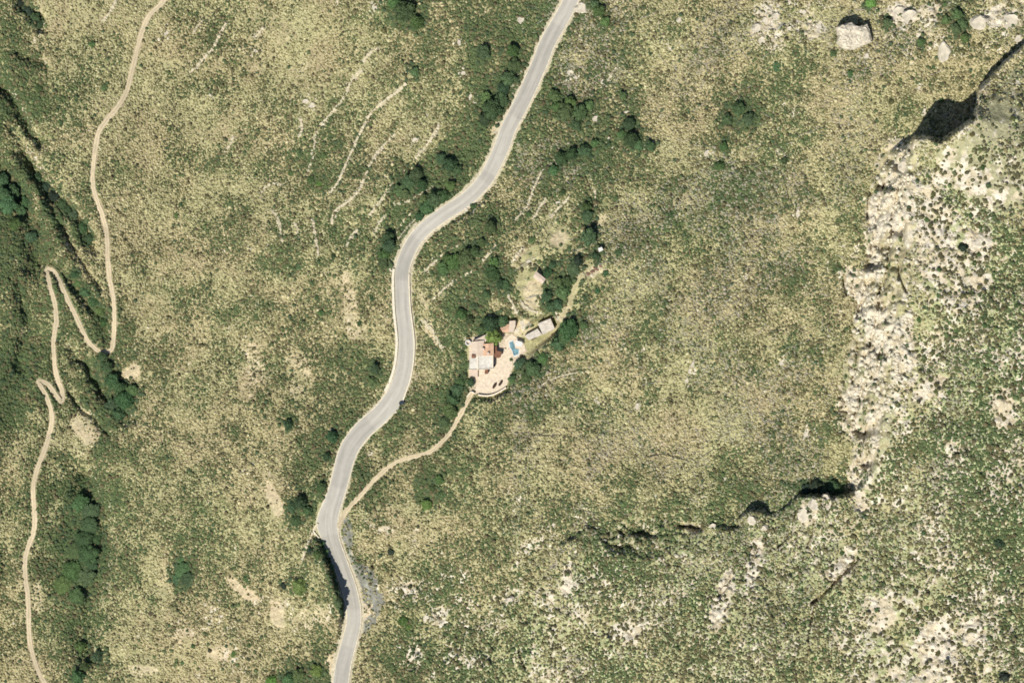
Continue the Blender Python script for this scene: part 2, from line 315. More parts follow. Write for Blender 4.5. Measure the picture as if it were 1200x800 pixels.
# ------------------------------------------------------------------ materials
def newmat(name, rough=0.9):
    m = bpy.data.materials.new(name); m.use_nodes = True
    b = m.node_tree.nodes['Principled BSDF']; b.inputs['Roughness'].default_value = rough
    b.inputs['Specular IOR Level'].default_value = 0.15
    return m, m.node_tree, b
def mat(name, c, rough=0.9, var=0.25, scale=1.5, bump=0.0, c2=None, spec=0.15, kind='noise'):
    m, t, b = newmat(name, rough); b.inputs['Specular IOR Level'].default_value = spec
    tc = t.nodes.new('ShaderNodeTexCoord'); n = t.nodes.new('ShaderNodeTexNoise')
    n.inputs['Scale'].default_value = scale; n.inputs['Detail'].default_value = 5
    t.links.new(tc.outputs['Object'], n.inputs['Vector'])
    r = t.nodes.new('ShaderNodeValToRGB'); t.links.new(n.outputs['Fac'], r.inputs['Fac'])
    r.color_ramp.elements[0].position = 0.33; r.color_ramp.elements[1].position = 0.67
    a = tuple(x * (1 - var) for x in c); z = c2 or tuple(min(1, x * (1 + var)) for x in c)
    r.color_ramp.elements[0].color = (*a, 1); r.color_ramp.elements[1].color = (*z, 1)
    t.links.new(r.outputs[0], b.inputs['Base Color'])
    if kind == 'tiles':
        w = t.nodes.new('ShaderNodeTexWave'); w.inputs['Scale'].default_value = 1.3; w.inputs['Distortion'].default_value = 1.5
        t.links.new(tc.outputs['Object'], w.inputs['Vector'])
        mx = t.nodes.new('ShaderNodeMix'); mx.data_type = 'RGBA'; mx.blend_type = 'MULTIPLY'; mx.inputs[0].default_value = 0.35
        t.links.new(r.outputs[0], mx.inputs[6]); t.links.new(w.outputs['Color'], mx.inputs[7]); t.links.new(mx.outputs[2], b.inputs['Base Color'])
    if bump:
        bp = t.nodes.new('ShaderNodeBump'); bp.inputs['Strength'].default_value = bump; bp.inputs['Distance'].default_value = 0.3
        t.links.new(n.outputs['Fac'], bp.inputs['Height']); t.links.new(bp.outputs[0], b.inputs['Normal'])
    return m
def attr_mat(name, attr, nscale, amt, bump, bdist=0.4):
    m, t, b = newmat(name, 0.95)
    a = t.nodes.new('ShaderNodeVertexColor'); a.layer_name = attr
    tc = t.nodes.new('ShaderNodeTexCoord')
    n = t.nodes.new('ShaderNodeTexNoise'); n.inputs['Scale'].default_value = nscale; n.inputs['Detail'].default_value = 6; n.inputs['Roughness'].default_value = 0.7
    t.links.new(tc.outputs['Object'], n.inputs['Vector'])
    mr = t.nodes.new('ShaderNodeMapRange'); mr.inputs['From Min'].default_value = 0.3; mr.inputs['From Max'].default_value = 0.7
    mr.inputs['To Min'].default_value = 1 - amt; mr.inputs['To Max'].default_value = 1 + amt
    t.links.new(n.outputs['Fac'], mr.inputs['Value'])
    v = t.nodes.new('ShaderNodeVectorMath'); v.operation = 'SCALE'
    t.links.new(a.outputs['Color'], v.inputs[0]); t.links.new(mr.outputs[0], v.inputs['Scale']); t.links.new(v.outputs[0], b.inputs['Base Color'])
    if bump:
        bp = t.nodes.new('ShaderNodeBump'); bp.inputs['Strength'].default_value = bump; bp.inputs['Distance'].default_value = bdist
        t.links.new(n.outputs['Fac'], bp.inputs['Height']); t.links.new(bp.outputs[0], b.inputs['Normal'])
    return m
def leaf_mat():
    m, t, b = newmat('foliage', 0.8)
    oi = t.nodes.new('ShaderNodeObjectInfo'); ge = t.nodes.new('ShaderNodeNewGeometry')
    tc = t.nodes.new('ShaderNodeTexCoord'); n = t.nodes.new('ShaderNodeTexNoise'); n.inputs['Scale'].default_value = 0.9; n.inputs['Detail'].default_value = 4
    t.links.new(tc.outputs['Object'], n.inputs['Vector'])
    ad = t.nodes.new('ShaderNodeMath'); ad.operation = 'MULTIPLY_ADD'; ad.inputs[1].default_value = 0.7; 
    t.links.new(ge.outputs['Random Per Island'], ad.inputs[0]); t.links.new(n.outputs['Fac'], ad.inputs[2])
    mr = t.nodes.new('ShaderNodeMapRange'); mr.inputs['From Min'].default_value = 0.35; mr.inputs['From Max'].default_value = 1.25
    mr.inputs['To Min'].default_value = 0.55; mr.inputs['To Max'].default_value = 1.6
    t.links.new(ad.outputs[0], mr.inputs['Value'])
    v = t.nodes.new('ShaderNodeVectorMath'); v.operation = 'SCALE'
    t.links.new(oi.outputs['Color'], v.inputs[0]); t.links.new(mr.outputs[0], v.inputs['Scale']); t.links.new(v.outputs[0], b.inputs['Base Color'])
    return m
M = dict(
 ground=attr_mat('hillside_ground', 'tint', 1.1, 0.34, 0.9, 0.6), scrub=attr_mat('scrub_leaves', 'tint', 2.5, 0.25, 0.0),
 leaf=leaf_mat(), bark=mat('bark', (0.12,0.09,0.06)), dead=mat('dead_wood', (0.30,0.27,0.22)), char=mat('weathered_dark_wood', (0.07,0.06,0.05)),
 asphalt=attr_mat('worn_asphalt', 'tint', 0.5, .06, .1), verge=mat('verge_gravel', (0.50,0.45,0.34), 0.95, 0.15, 1.0), line=mat('road_paint', (0.62,0.61,0.56), 0.7, 0.2, 3),
 dirt=attr_mat('packed_earth', 'tint', 1.2, .16, .5), stone=mat('dry_stone', (0.44,0.39,0.27), 0.95, 0.3, 2.2, 0.5), pale=mat('pale_masonry', (0.60,0.54,0.42), 0.9, 0.12, 1.2),
 rock=mat('limestone', (0.47,0.425,0.335), 0.95, 0.28, 1.1, 0.8), rust=mat('red_rubble', (0.17,0.105,0.075), 0.95, 0.4, 2.0, 0.4), 
 plaster=mat('cream_plaster', (0.62,0.54,0.42), 0.9, 0.08), orange=mat('orange_roof_tiles', (0.55,0.36,0.24), 0.85, 0.14, 0.8, kind='tiles'),
 pink=mat('faded_pink_roof_tiles', (0.58,0.475,0.375), 0.85, 0.10, 0.8, kind='tiles'), flat=mat('pale_roof_terrace', (0.50,0.475,0.415), 0.85, 0.16, 0.9),
 white=mat('white_coating', (0.54,0.53,0.50), 0.8, 0.06), greyroof=mat('grey_fibre_roof', (0.45,0.41,0.355), 0.85, 0.2, 1.1), paving=mat('cream_paving', (0.54,0.455,0.345), 0.9, 0.16, 0.9),
 water=mat('pool_water', (0.12,0.21,0.24), 0.08, 0.5, 0.5, spec=0.5), glass=mat('window_glass', (0.03,0.04,0.05), 0.1, 0.1, spec=0.5), door=mat('brown_wood', (0.16,0.08,0.05)), blue=mat('blue_fabric', (0.10,0.20,0.32)))

# ------------------------------------------------------------------ object helpers
def make_mesh(name, V, F, m=None, smooth=False, color=None, attr='tint'):
    V = np.asarray(V, np.float32); me = bpy.data.meshes.new(name)
    F = np.asarray(F) if not isinstance(F, list) else F
    if isinstance(F, np.ndarray):
        n, k = F.shape; me.vertices.add(len(V)); me.vertices.foreach_set('co', V.ravel())
        me.loops.add(n * k); me.loops.foreach_set('vertex_index', F.astype(np.int32).ravel())
        me.polygons.add(n); me.polygons.foreach_set('loop_start', np.arange(0, n * k, k, dtype=np.int32)); me.polygons.foreach_set('loop_total', np.full(n, k, np.int32))
        me.update(calc_edges=True)
    else:
        me.from_pydata([tuple(map(float, v)) for v in V], [], F); me.update()
    if smooth: me.polygons.foreach_set('use_smooth', np.ones(len(me.polygons), bool))
    if color is not None:
        a = me.color_attributes.new(attr, 'FLOAT_COLOR', 'POINT')
        c = np.ones((len(V), 4), np.float32); c[:, :3] = color; a.data.foreach_set('color', c.ravel())
    if m: me.materials.append(m)
    return me
def link(name, me, parent=None, loc=(0, 0, 0)):
    o = bpy.data.objects.new(name, me); col.objects.link(o); o.parent = parent; o.location = loc; return o
def tag(o, label=None, cat=None, group=None, kind=None):
    if label: o['label'] = label
    if cat: o['category'] = cat
    if group: o['group'] = group
    if kind: o['kind'] = kind
    return o
def empty(name, loc): return link(name, None, None, loc)
class MB:
    def __init__(s): s.v = []; s.f = []
    def prism(s, pts, z0, z1, loc=(0, 0), top=True):
        n = len(pts); b = len(s.v); A = sum(pts[i][0] * pts[(i + 1) % n][1] - pts[(i + 1) % n][0] * pts[i][1] for i in range(n))
        if A < 0: pts = pts[::-1]
        zz0 = z0 if hasattr(z0, '__len__') else [z0] * n; zz1 = z1 if hasattr(z1, '__len__') else [z1] * n
        s.v += [(p[0] - loc[0], p[1] - loc[1], z) for p, z in zip(pts, zz0)] + [(p[0] - loc[0], p[1] - loc[1], z) for p, z in zip(pts, zz1)]
        for i in range(n): j = (i + 1) % n; s.f.append((b + i, b + j, b + n + j, b + n + i))
        s.f.append(tuple(range(b + n, b + 2 * n))); s.f.append(tuple(reversed(range(b, b + n)))); return s
    def build(s, name, m, parent=None, loc=(0, 0, 0)): return link(name, make_mesh(name, s.v, s.f, m), parent, loc)
def box(cx, cy, sx, sy, z0, z1, a=0):
    c, n = math.cos(a), math.sin(a)
    return MB().prism([(cx + x * c - y * n, cy + x * n + y * c) for x, y in ((-sx/2,-sy/2),(sx/2,-sy/2),(sx/2,sy/2),(-sx/2,sy/2))], z0, z1)

# ------------------------------------------------------------------ hillside: one sheet, fine in the middle, reaching the horizon
def axis(lo, hi, step, far):
    mid = np.arange(lo, hi + step / 2, step); out = []; d = step; x = hi
    while x < hi + far: d *= 1.18; x += d; out.append(x)
    off = np.array(out) - hi
    return np.concatenate([(lo - off)[::-1], mid, hi + off])
ax = axis(-40, 1240, 1.25, 26000); ay = axis(-40, 840, 1.25, 26000)
PX, PY = np.meshgrid(ax, ay)
H = height(PX, PY)
# --- colours of the ground itself
wx = PX + 26 * (fbm(PX, PY, 30, 3, 2) - 0.5); wy = PY + 26 * (fbm(PX, PY, 30, 3, 5) - 0.5)
def fields(px, py):
    wx = px + 26 * (fbm(px, py, 30, 3, 2) - 0.5); wy = py + 26 * (fbm(px, py, 30, 3, 5) - 0.5)
    w2x = px + 10 * (fbm(px, py, 10, 3, 1) - 0.5); w2y = py + 10 * (fbm(px, py, 10, 3, 3) - 0.5)
    g = gsample(Ggrid, wx, wy); g = np.maximum(g, 0.4 * g + patches(GREEN, w2x, w2y) * 1.15) 
    r = gsample(Rgrid, wx, wy) + patches(ROCK, w2x, w2y)
    e = patches(EARTH, w2x, w2y)
    g = np.clip(3.2 + (g - 3.2) * 1.35 + 3.2 * (fbm(px, py, 34, 3, 0) - .5) + 2.6 * (fbm(px, py, 13, 2, 5) - .5) - 0.6 * e, 0, 9)
    return g / 9, np.clip(r / 9, 0, 1.1), np.clip(e / 7, 0, 1)
G, RK, E = fields(PX, PY)
hue = sstep(.38, .62, fbm(PX, PY, 55, 3, 3))[..., None]
n1 = fbm(PX, PY, 5, 3, 1); n2 = fbm(PX, PY, 26, 3, 4); n3 = fbm(PX, PY, 90, 2, 0)
C = lambda *c: np.array(c, np.float32)
straw, tan, grass, earth, lime, limeg = C(.36,.325,.20), C(.345,.29,.19), C(.18,.20,.10), C(.48,.40,.285), C(.55,.50,.40), C(.345,.36,.215)
def mc(a, b, t): return a * (1 - t[..., None]) + b * t[..., None]
ground = mc(np.broadcast_to(straw, PX.shape + (3,)), tan, sstep(.42, .58, n2))
east = sstep(620, 1000, PX + 0.25 * (PY - 400)); se = sstep(0, 160, (PX - 1060) * 1.0 + np.maximum(0, (PY - 560)) * 1.1 + 60)
gr = np.clip(sstep(.25, .75, G + 0.9 * (n2 - .5) + 0.9 * (n1 - .5)), 0, 1)
ground = mc(ground, grass, gr * 0.85)
ground = mc(ground, C(.10,.12,.055), sstep(.72, .98, G + .3 * (n1 - .5)) * .9)
SDc = cliff(PX, PY)[0]; se = sstep(np.where(PY > 570, -70, -6), np.where(PY > 570, 70, 30), SDc + 50 * (n2 - .5))
ground = mc(ground, limeg, np.clip(se * sstep(.28, .5, n2 + .5 * (RK - .4)), 0, 1) * 0.85)
ground = mc(ground, earth, np.clip(sstep(.28, .62, E + 0.7 * (n1 - .5) + .6 * (n2 - .5)), 0, 1))
ground = ground * (C(1.0,.995,.90) * (1 - hue) + C(.965,1.01,.885) * hue)
nr = fbm(PX + .3 * PY, PY * .6, 6, 3, 0)
rk = sstep(.55, .63, RK * 0.9 + 0.55 * (n1 - .5) + 0.6 * (nr - .5) + 0.7 * (n2 - .5) + 0.09)
rk = np.maximum(rk, (1 - sstep(2.5, 6, np.abs(SDc - 1) + 3 * (n1 - .5))) * (PY < 182) * (PY > -30) * (PX < 1215) * (PX > 1050) * .9)
for wp, _l in WALLS:
    if 'grey scrub' in _l: continue
    dw, _ = pdist(PX, PY, wp, 6); rk = np.maximum(rk, .85 * (1 - sstep(1.0, 3.2, dw + 4.5 * (n1 - .5) + 2 * (n2 - .5))))
gx = np.gradient(H, axis=1); gyy = np.gradient(H, axis=0); slope = np.hypot(gx, gyy) / (S * 1.25)
core = (PX > -41) & (PX < 1241) & (PY > -41) & (PY < 841)
rk = np.maximum(rk, sstep(1.0, 1.8, slope) * core * 0.9)
gap = sstep(.50, .62, fbm(PX + .25 * PY, PY * .35, 13, 3, 2)) * (SDc < 12) * (SDc > -80) * (PY > 175) * (PY < 570) * (PX > 960); rk = np.maximum(rk, sstep(-95, -70, SDc) * 0) * (1 - .8 * gap)
ground = mc(ground, mc(np.broadcast_to(lime, PX.shape + (3,)), C(.46,.40,.28), sstep(.4, .6, fbm(PX, PY, 8, 3, 5))), rk)
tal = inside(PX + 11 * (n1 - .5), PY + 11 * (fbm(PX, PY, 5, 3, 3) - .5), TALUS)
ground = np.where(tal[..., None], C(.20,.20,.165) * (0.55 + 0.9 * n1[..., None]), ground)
sp = inside(PX + 9 * (n1 - .5), PY + 9 * (n2 - .5), [(422,704),(430,708),(438,705),(433,712),(440,716),(432,719),(428,724),(422,722)])
ground = np.where(sp[..., None], earth * 1.05, ground)
drd, _ = pdist(PX, PY, ROAD, 22)
slp = inside(PX + 16 * (n1 - .5), PY + 16 * (n2 - .5), SLOPE); ground = np.where((slp & (rk < .4))[..., None], C(.335,.32,.19) * (.8 + .4 * n1[..., None]), ground)
mdw = inside(PX + 12 * (n1 - .5), PY + 12 * (n2 - .5), MEADOW); ground = np.where((mdw & (E < .5))[..., None], C(.335,.315,.165) * (.8 + .4 * n1[..., None]), ground)
verge = (1 - sstep(11.2, 14.0, drd + 4 * (n1 - .5)))
ground = mc(ground, C(.47,.42,.30), verge)
dtk, _ = pdist(PX, PY, TRACK, 12); ddr, _ = pdist(PX, PY, DRIVE, 12); dln, _ = pdist(PX, PY, LANE, 12)
ground = mc(ground, C(.42,.345,.235), (1 - sstep(2.0, 4.2, np.minimum(dtk, ddr) + 3 * (n1 - .5))) * .9)
ground = mc(ground, C(.37,.325,.19), .8 * (1 - sstep(1.8, 4.4, dln + 3 * (n1 - .5))) * .9)
padm = inside(PX, PY, [(549,397),(563,391),(583,392),(600,390),(612,398),(618,412),(603,425),(596,447),(590,455),(574,463),(557,461),(549,440)])
ground = np.where(padm[..., None], C(.50,.42,.31), ground)
ground = ground * (0.82 + 0.36 * n1[..., None]) * (0.94 + 0.12 * n3[..., None])
k = S * (D - H) / D
V = np.stack([(PX - 600) * k, (400 - PY) * k, H], -1).reshape(-1, 3)
ny, nx = PX.shape; I = np.arange(ny * nx).reshape(ny, nx)
F = np.stack([I[:-1, :-1], I[1:, :-1], I[1:, 1:], I[:-1, 1:]], -1).reshape(-1, 4)
hill = link('hillside_terrain', make_mesh('hillside_terrain', V, F, M['ground'], True, np.clip(ground, 0, .8).reshape(-1, 3)))
tag(hill, kind='structure')

# sampled heights for placing things
_hx = ax; _hy = ay
def zat(px, py):
    px = np.atleast_1d(np.asarray(px, float)); py = np.atleast_1d(np.asarray(py, float))
    i = np.clip(np.searchsorted(_hx, px) - 1, 0, nx - 2); j = np.clip(np.searchsorted(_hy, py) - 1, 0, ny - 2)
    fx = np.clip((px - _hx[i]) / (_hx[i + 1] - _hx[i]), 0, 1); fy = np.clip((py - _hy[j]) / (_hy[j + 1] - _hy[j]), 0, 1)
    return (H[j, i] * (1 - fx) + H[j, i + 1] * fx) * (1 - fy) + (H[j + 1, i] * (1 - fx) + H[j + 1, i + 1] * fx) * fy
def z1(x, y): return float(zat(x, y)[0])
def G3(px, py, dz=0.0): return W(px, py, z1(px, py) + dz)

# ------------------------------------------------------------------ road, tracks
def normals(line):
    t = np.gradient(line, axis=0); t /= np.linalg.norm(t, axis=1)[:, None] + 1e-9
    return np.stack([t[:, 1], -t[:, 0]], 1)       # points to the west when running south
def ribbon(name, line, zl, offs, m, dz, crown=0.0, jit=0.0, tints=None):
    n = normals(line); V = []; nc = len(offs[0]) if hasattr(offs[0], '__len__') else len(offs)
    for i, p in enumerate(line):
        of = offs[i] if hasattr(offs[0], '__len__') else offs
        for c, o in enumerate(of):
            oo = o + (random.uniform(-jit, jit) if c in (0, nc - 1) else 0)
            q = p + n[i] * oo; V.append(W(q[0], q[1], zl[i] + dz + crown * (1 - min(1, abs(oo) / 12) ** 2)))
    N = len(line); I = np.arange(N * nc).reshape(N, nc)
    F = np.stack([I[:-1, :-1], I[1:, :-1], I[1:, 1:], I[:-1, 1:]], -1).reshape(-1, 4)
    V = np.array(V); f = F[0]; nrm = np.cross(V[f[1]] - V[f[0]], V[f[2]] - V[f[0]])
    if nrm[2] < 0: F = F[:, ::-1]
    cl = None
    if tints is not None:
        b = np.tile(np.array(tints, float), (N, 1, 1)); li = np.arange(N)[:, None]; co = np.arange(nc)[None] * 1.0
        b = b * (.80 + .40 * fbm(li * 1.0 + 0 * co, co * 9 + 0 * li, 9, 3, 2))[..., None] * (.94 + .12 * (vnoise(li * .07 + 0 * co, co * 0 + li * 0., 1) > .5))[..., None]; cl = b.reshape(-1, 3)
    return link(name, make_mesh(name, V, F, m, True, cl))
yy = ROAD[:, 1]; nw = normals(ROAD); sgn = 1 if nw[len(nw)//2][0] < 0 else -1     # + = west
widen = 6.5 * np.exp(-((yy - 614) / 17) ** 2) + 1.5 * np.exp(-((yy - 590) / 20) ** 2)
wid_e = 3.4 * np.exp(-((yy - 470) / 7) ** 2)
half = 8.0 + 0.5 * np.sin(yy / 60) + 1.6 * np.exp(-((yy - 520) / 90) ** 2)
offs = [[sgn * (half[i] + widen[i]), sgn * half[i] * .82] + [sgn * half[i] * k for k in (.66, .5, .34, .16, 0, -.16, -.34, -.5, -.66, -.82)] + [-sgn * (half[i] + wid_e[i])] for i in range(len(ROAD))]
tag(ribbon('road', ROAD, ROAD_Z, offs, M['asphalt'], 0.02, 0.06, 0, [C(.345,.328,.285) * k for k in (1.04,1.0,.96,.93,.97,1.03,1.05,1.02,.96,.93,.97,1.0,1.04)]), kind='structure')
def strip(name, a, b, m, dz, sel=None, jit=0.2, side=1):
    s = slice(None) if sel is None else np.nonzero((yy > sel[0]) & (yy < sel[1]))[0]
    of = [[side * sgn * (half[i] + (widen[i] if side > 0 else wid_e[i]) + a), side * sgn * (half[i] + (widen[i] if side > 0 else wid_e[i]) + b)] for i in range(len(ROAD))]
    L = ROAD[s]; Z = ROAD_Z[s]; of = [of[i] for i in (range(len(ROAD)) if sel is None else s)]
    return ribbon(name, L, Z, of, m, dz, 0, jit)
tag(strip('road_shoulder', -0.1, 1.5, M['verge'], 0.012, side=1), kind='structure')
tag(strip('road_shoulder', -0.1, 1.5, M['verge'], 0.012, side=-1), kind='structure')
for sd_ in (1, -1):
    of = [[sd_ * sgn * (half[i] - 1.35), sd_ * sgn * (half[i] - 0.95)] for i in range(len(ROAD))]
    tag(ribbon('road_edge_line', ROAD, ROAD_Z, of, M['line'], 0.045), kind='structure')
def wj(L, w):
    i = np.arange(len(L)) * 1.0; a = w + 2.6 * (fbm(i, i * 0, 5, 3, 1) - .5); b = w + 2.6 * (fbm(i, i * 0 + 50, 5, 3, 3) - .5)
    return [[p, p * .62, p * .35, 0, -q * .35, -q * .62, -q] for p, q in zip(a, b)]
DT = [C(.42,.35,.235) * k for k in (.95, 1.12, 1.1)] + [C(.375,.325,.21)] + [C(.42,.35,.235) * k for k in (1.1, 1.12, .95)]
tag(ribbon('dirt_track_path', TRACK, TRACK_Z, wj(TRACK, 2.7), M['dirt'], 0.03, 0, 0, DT), kind='structure')
tag(ribbon('driveway_path', DRIVE, DRIVE_Z, wj(DRIVE, 2.3), M['dirt'], 0.03, 0, 0, DT), kind='structure')

# ------------------------------------------------------------------ walls that follow the ground
def wall(pts, label, w=0.8, h=0.7, m=None, name='terrace_wall', step=2.2, rough=0.18, group=None, cat='stone wall', parent=None):
    L = catmull(pts, step) if len(pts) > 2 else np.array([np.array(pts[0]) + (np.array(pts[1]) - np.array(pts[0])) * t for t in np.linspace(0, 1, max(3, int(math.dist(*pts) / step)))], float)
    n = normals(L); P = []; 
    zg = zat(L[:, 0], L[:, 1]); c0 = W(L[0, 0], L[0, 1], float(zg[0]))
    V = []; F = []
    for i, p in enumerate(L):
        hw = w / S / 2 * random.uniform(1 - rough, 1 + rough); hh = h * random.uniform(1 - rough, 1 + rough)
        jx = n[i] * random.uniform(-.25, .25) * (rough > 0.1)
        for o, up in ((-hw * 1.1, 0), (-hw, 1), (hw, 1), (hw * 1.1, 0)):
            q = p + n[i] * o + jx; zz = z1(*q)
            z = max(zg[i], zz) + hh if up else min(zg[i], zz) - 0.8
            x, y, z = W(q[0], q[1], z); V.append((x - c0[0], y - c0[1], z - c0[2]))
    N = len(L)
    for i in range(N - 1):
        a = i * 4; b = a + 4
        for c in range(3): F.append((a + c, a + c + 1, b + c + 1, b + c))
    F.append((0, 3, 2, 1)); e = (N - 1) * 4; F.append((e, e + 1, e + 2, e + 3))
    o = link(name, make_mesh(name, V, F, m or M['stone']), parent, c0 if parent is None else (c0[0] - parent.location[0], c0[1] - parent.location[1], c0[2] - parent.location[2]))
    if parent is None: tag(o, label, cat, group, 'thing')
    return o
TW = 'dry stone terrace walls across the scrub slope'
for pts, lab in WALLS:
    wall(pts, lab, group=TW, w=.45 if 'grey scrub' in lab else random.uniform(.75, 1.1), h=random.uniform(.35, .75), rough=.42, step=1.6)
def offset_line(sel, off, side):
    s = np.nonzero((yy > sel[0]) & (yy < sel[1]))[0][::2]; n = normals(ROAD)
    return [tuple(ROAD[i] + n[i] * side * sgn * off(i)) for i in s]
wall(offset_line((316, 466), lambda i: half[i] + 2.6, 1), 'thick pale masonry parapet along the west edge of the road bend', w=1.0, h=0.85, m=M['pale'], name='road_parapet', rough=0.04, cat='road wall')
wall(offset_line((318, 470), lambda i: half[i] + 1.0 + wid_e[i], -1), 'thin pale parapet along the east edge of the road bend', w=0.45, h=0.7, m=M['pale'], name='road_parapet', rough=0.04, cat='road wall')
wall([(452,311),(456,315),(459,318)], 'short stub wall at the upper end of the thick parapet', w=.6, h=.7, m=M['pale'], name='parapet_stub', rough=.05, cat='road wall')
wall([(367,622),(371,627),(374,630)], 'short bluish barrier at the foot of the road pull-in', w=.5, h=.7, m=M['pale'], name='road_barrier', rough=.05, cat='barrier')
wall([(560,462.5),(566,463.5),(573,463.5),(580,461.5),(586,458.5),(593,454)], 'curved cream wall closing the south side of the courtyard', w=.6, h=1.3, m=M['plaster'], name='courtyard_wall', rough=.03, cat='garden wall')
tag(wall([(547,465),(552,459),(556,461)], 'cream gate wall where the driveway enters the courtyard', w=.5, h=1.4, m=M['plaster'], name='gate_wall', rough=.03, cat='garden wall'), None)

# ------------------------------------------------------------------ house and outbuildings
def foot(pts): return [W(x, y, PAD_Z)[:2] for x, y in pts]
def roof_mesh(quad, z, rise, over):
    q = np.array(quad, float); c = q.mean(0); q = c + (q - c) * (1 + over / (np.linalg.norm(q - c, axis=1)[:, None] + 1e-6))
    if np.linalg.norm(q[1] - q[0]) < np.linalg.norm(q[2] - q[1]): q = np.roll(q, -1, 0)
    a = (q[1] + q[2]) / 2; b = (q[3] + q[0]) / 2; a, b = mixv(a, b, .0), mixv(b, a, .0)
    V = [(*p, z) for p in q] + [(*p, z + 0.18) for p in q] + [(*b, z + .18 + rise), (*a, z + .18 + rise)]
    F = [(0,1,5,4),(1,2,6,5),(2,3,7,6),(3,0,4,7),(3,2,1,0),(4,5,9,8),(6,7,8,9),(5,6,9),(7,4,8)]
    return V, F
def wing(root, quad, h, rm, kind='gable', wm='plaster', rise=.7, base=-1.0, windows=2):
    q = foot(quad); z0 = PAD_Z; L = root.location
    w = MB().prism(q, z0 + base - L[2], z0 + h - L[2], L).build('wall', M[wm], root)
    if kind == 'gable':
        V, F = roof_mesh([(p[0] - L[0], p[1] - L[1]) for p in q], z0 + h + .003 - L[2], rise, .35)
        r = link('roof', make_mesh('roof', V, F, M[rm]), root)
    else:
        r = MB().prism(q, z0 + h + .003 - L[2], z0 + h + .15 - L[2], L).build('roof', M[rm], root)
        n = len(q); qa = np.array(q); c = qa.mean(0); inner = c + (qa - c) * .93; outer = c + (qa - c) * 1.01
        pm = MB()
        for i in range(n):
            j = (i + 1) % n; pm.prism([tuple(outer[i]), tuple(outer[j]), tuple(inner[j]), tuple(inner[i])], z0 + h + .153 - L[2], z0 + h + .5 - L[2], L)
        if kind == 'parapet': pm.build('parapet', M['plaster'], root)
    n = len(q); cc = np.mean(np.array(q), 0)
    for i in range(n):                      # windows on the long outer walls
        a = np.array(q[i]); b = np.array(q[(i + 1) % n]); ln = np.linalg.norm(b - a)
        if ln < 3 or i % 2: continue
        nrm = np.array([(b - a)[1], -(b - a)[0]]) / ln
        if np.dot(nrm, (a + b) / 2 - cc) < 0: nrm = -nrm
        for k in range(windows):
            c = a + (b - a) * (k + .5) / windows + nrm * .02; an = math.atan2(*(b - a)[::-1])
            f = box(c[0] - L[0], c[1] - L[1], 1.1, .1, z0 + .9 - L[2], z0 + 2.0 - L[2], an).build('window', M['glass'], root)
            box(c[0] - L[0] + nrm[0] * .05, c[1] - L[1] + nrm[1] * .05, 1.3, .16, z0 + .78 - L[2], z0 + .897 - L[2], an).build('sill', M['white'], f)
    return w, r
house = tag(empty('stone_house', W(564, 415, PAD_Z)), 'large cream house with orange and pink tiled roofs beside the courtyard', 'house')
wing(house, [(567,403.5),(578,402.5),(578,415.5),(567,416)], 3.6, 'orange', rise=.5)
wing(house, [(553,401),(566.8,399.5),(566.8,416),(552,417)], 3.2, 'pink', rise=.5)
wing(house, [(556,398.5),(563,395),(571,391),(575,397),(572,402.3),(566.8,399.3)], 2.7, 'pink', 'flat', windows=1)
wing(house, [(560,416.3),(578,416),(578,432),(560,433)], 2.9, 'flat', 'parapet')
wing(house, [(550.5,417.5),(559.8,416.5),(559.8,433),(549.5,433)], 2.6, 'flat', 'parapet', windows=1)
wing(house, [(549.8,433.3),(560,433.3),(560,442),(552,440)], 1.0, 'pink', 'flat', windows=0)
hl = house.location
for x, y in ((566,409),(572,414)):
    c = W(x, y, PAD_Z); ch = box(c[0] - hl[0], c[1] - hl[1], .8, .8, 3.0, 5.0).build('chimney', M['plaster'], house)
    box(c[0] - hl[0], c[1] - hl[1], 1.0, 1.0, 5.003, 5.15).build('cap', M['pink'], ch)
c = W(578.2, 427, PAD_Z); box(c[0] - hl[0], c[1] - hl[1], .12, 1.1, 0, 2.1).build('door', M['door'], house)
for x, y, sx, sy in ((555,417.5,1.6,1.3),(570,435,1.2,1.9)):
    c = W(x, y, PAD_Z); box(c[0] - hl[0], c[1] - hl[1], sx, sy, 3.1 if y < 430 else 0, 4.3 if y < 430 else 2.4).build('roof_hatch' if y < 430 else 'porch', M['door'], house)

guest = tag(empty('guest_house', W(600, 382, PAD_Z)), 'small pink roofed outbuilding north of the pool', 'outbuilding')
wing(guest, [(597,376),(604,375.5),(604,382),(601.5,389.5),(596,389)], 2.6, 'pink', 'flat', windows=1)
wing(guest, [(587,384.5),(595.8,380),(595.8,389),(590,388.5)], 2.0, 'orange', 'gable', rise=.4, windows=1)
gar = tag(empty('long_outbuilding', W(635, 384, PAD_Z)), 'long grey flat roofed outbuilding with a stepped end above the lane', 'outbuilding')
wing(gar, [(630,379),(645,373),(650,385),(636,392)], 2.9, 'greyroof', 'flat', windows=2)
wing(gar, [(614.5,393.5),(629.8,385),(635.5,392),(620,398.5)], 2.6, 'greyroof', 'flat', windows=1)
gl = gar.location; c = W(625, 397.3, PAD_Z); box(c[0] - gl[0], c[1] - gl[1], 2.2, .12, 0, 2.0, .4).build('door', M['door'], gar)
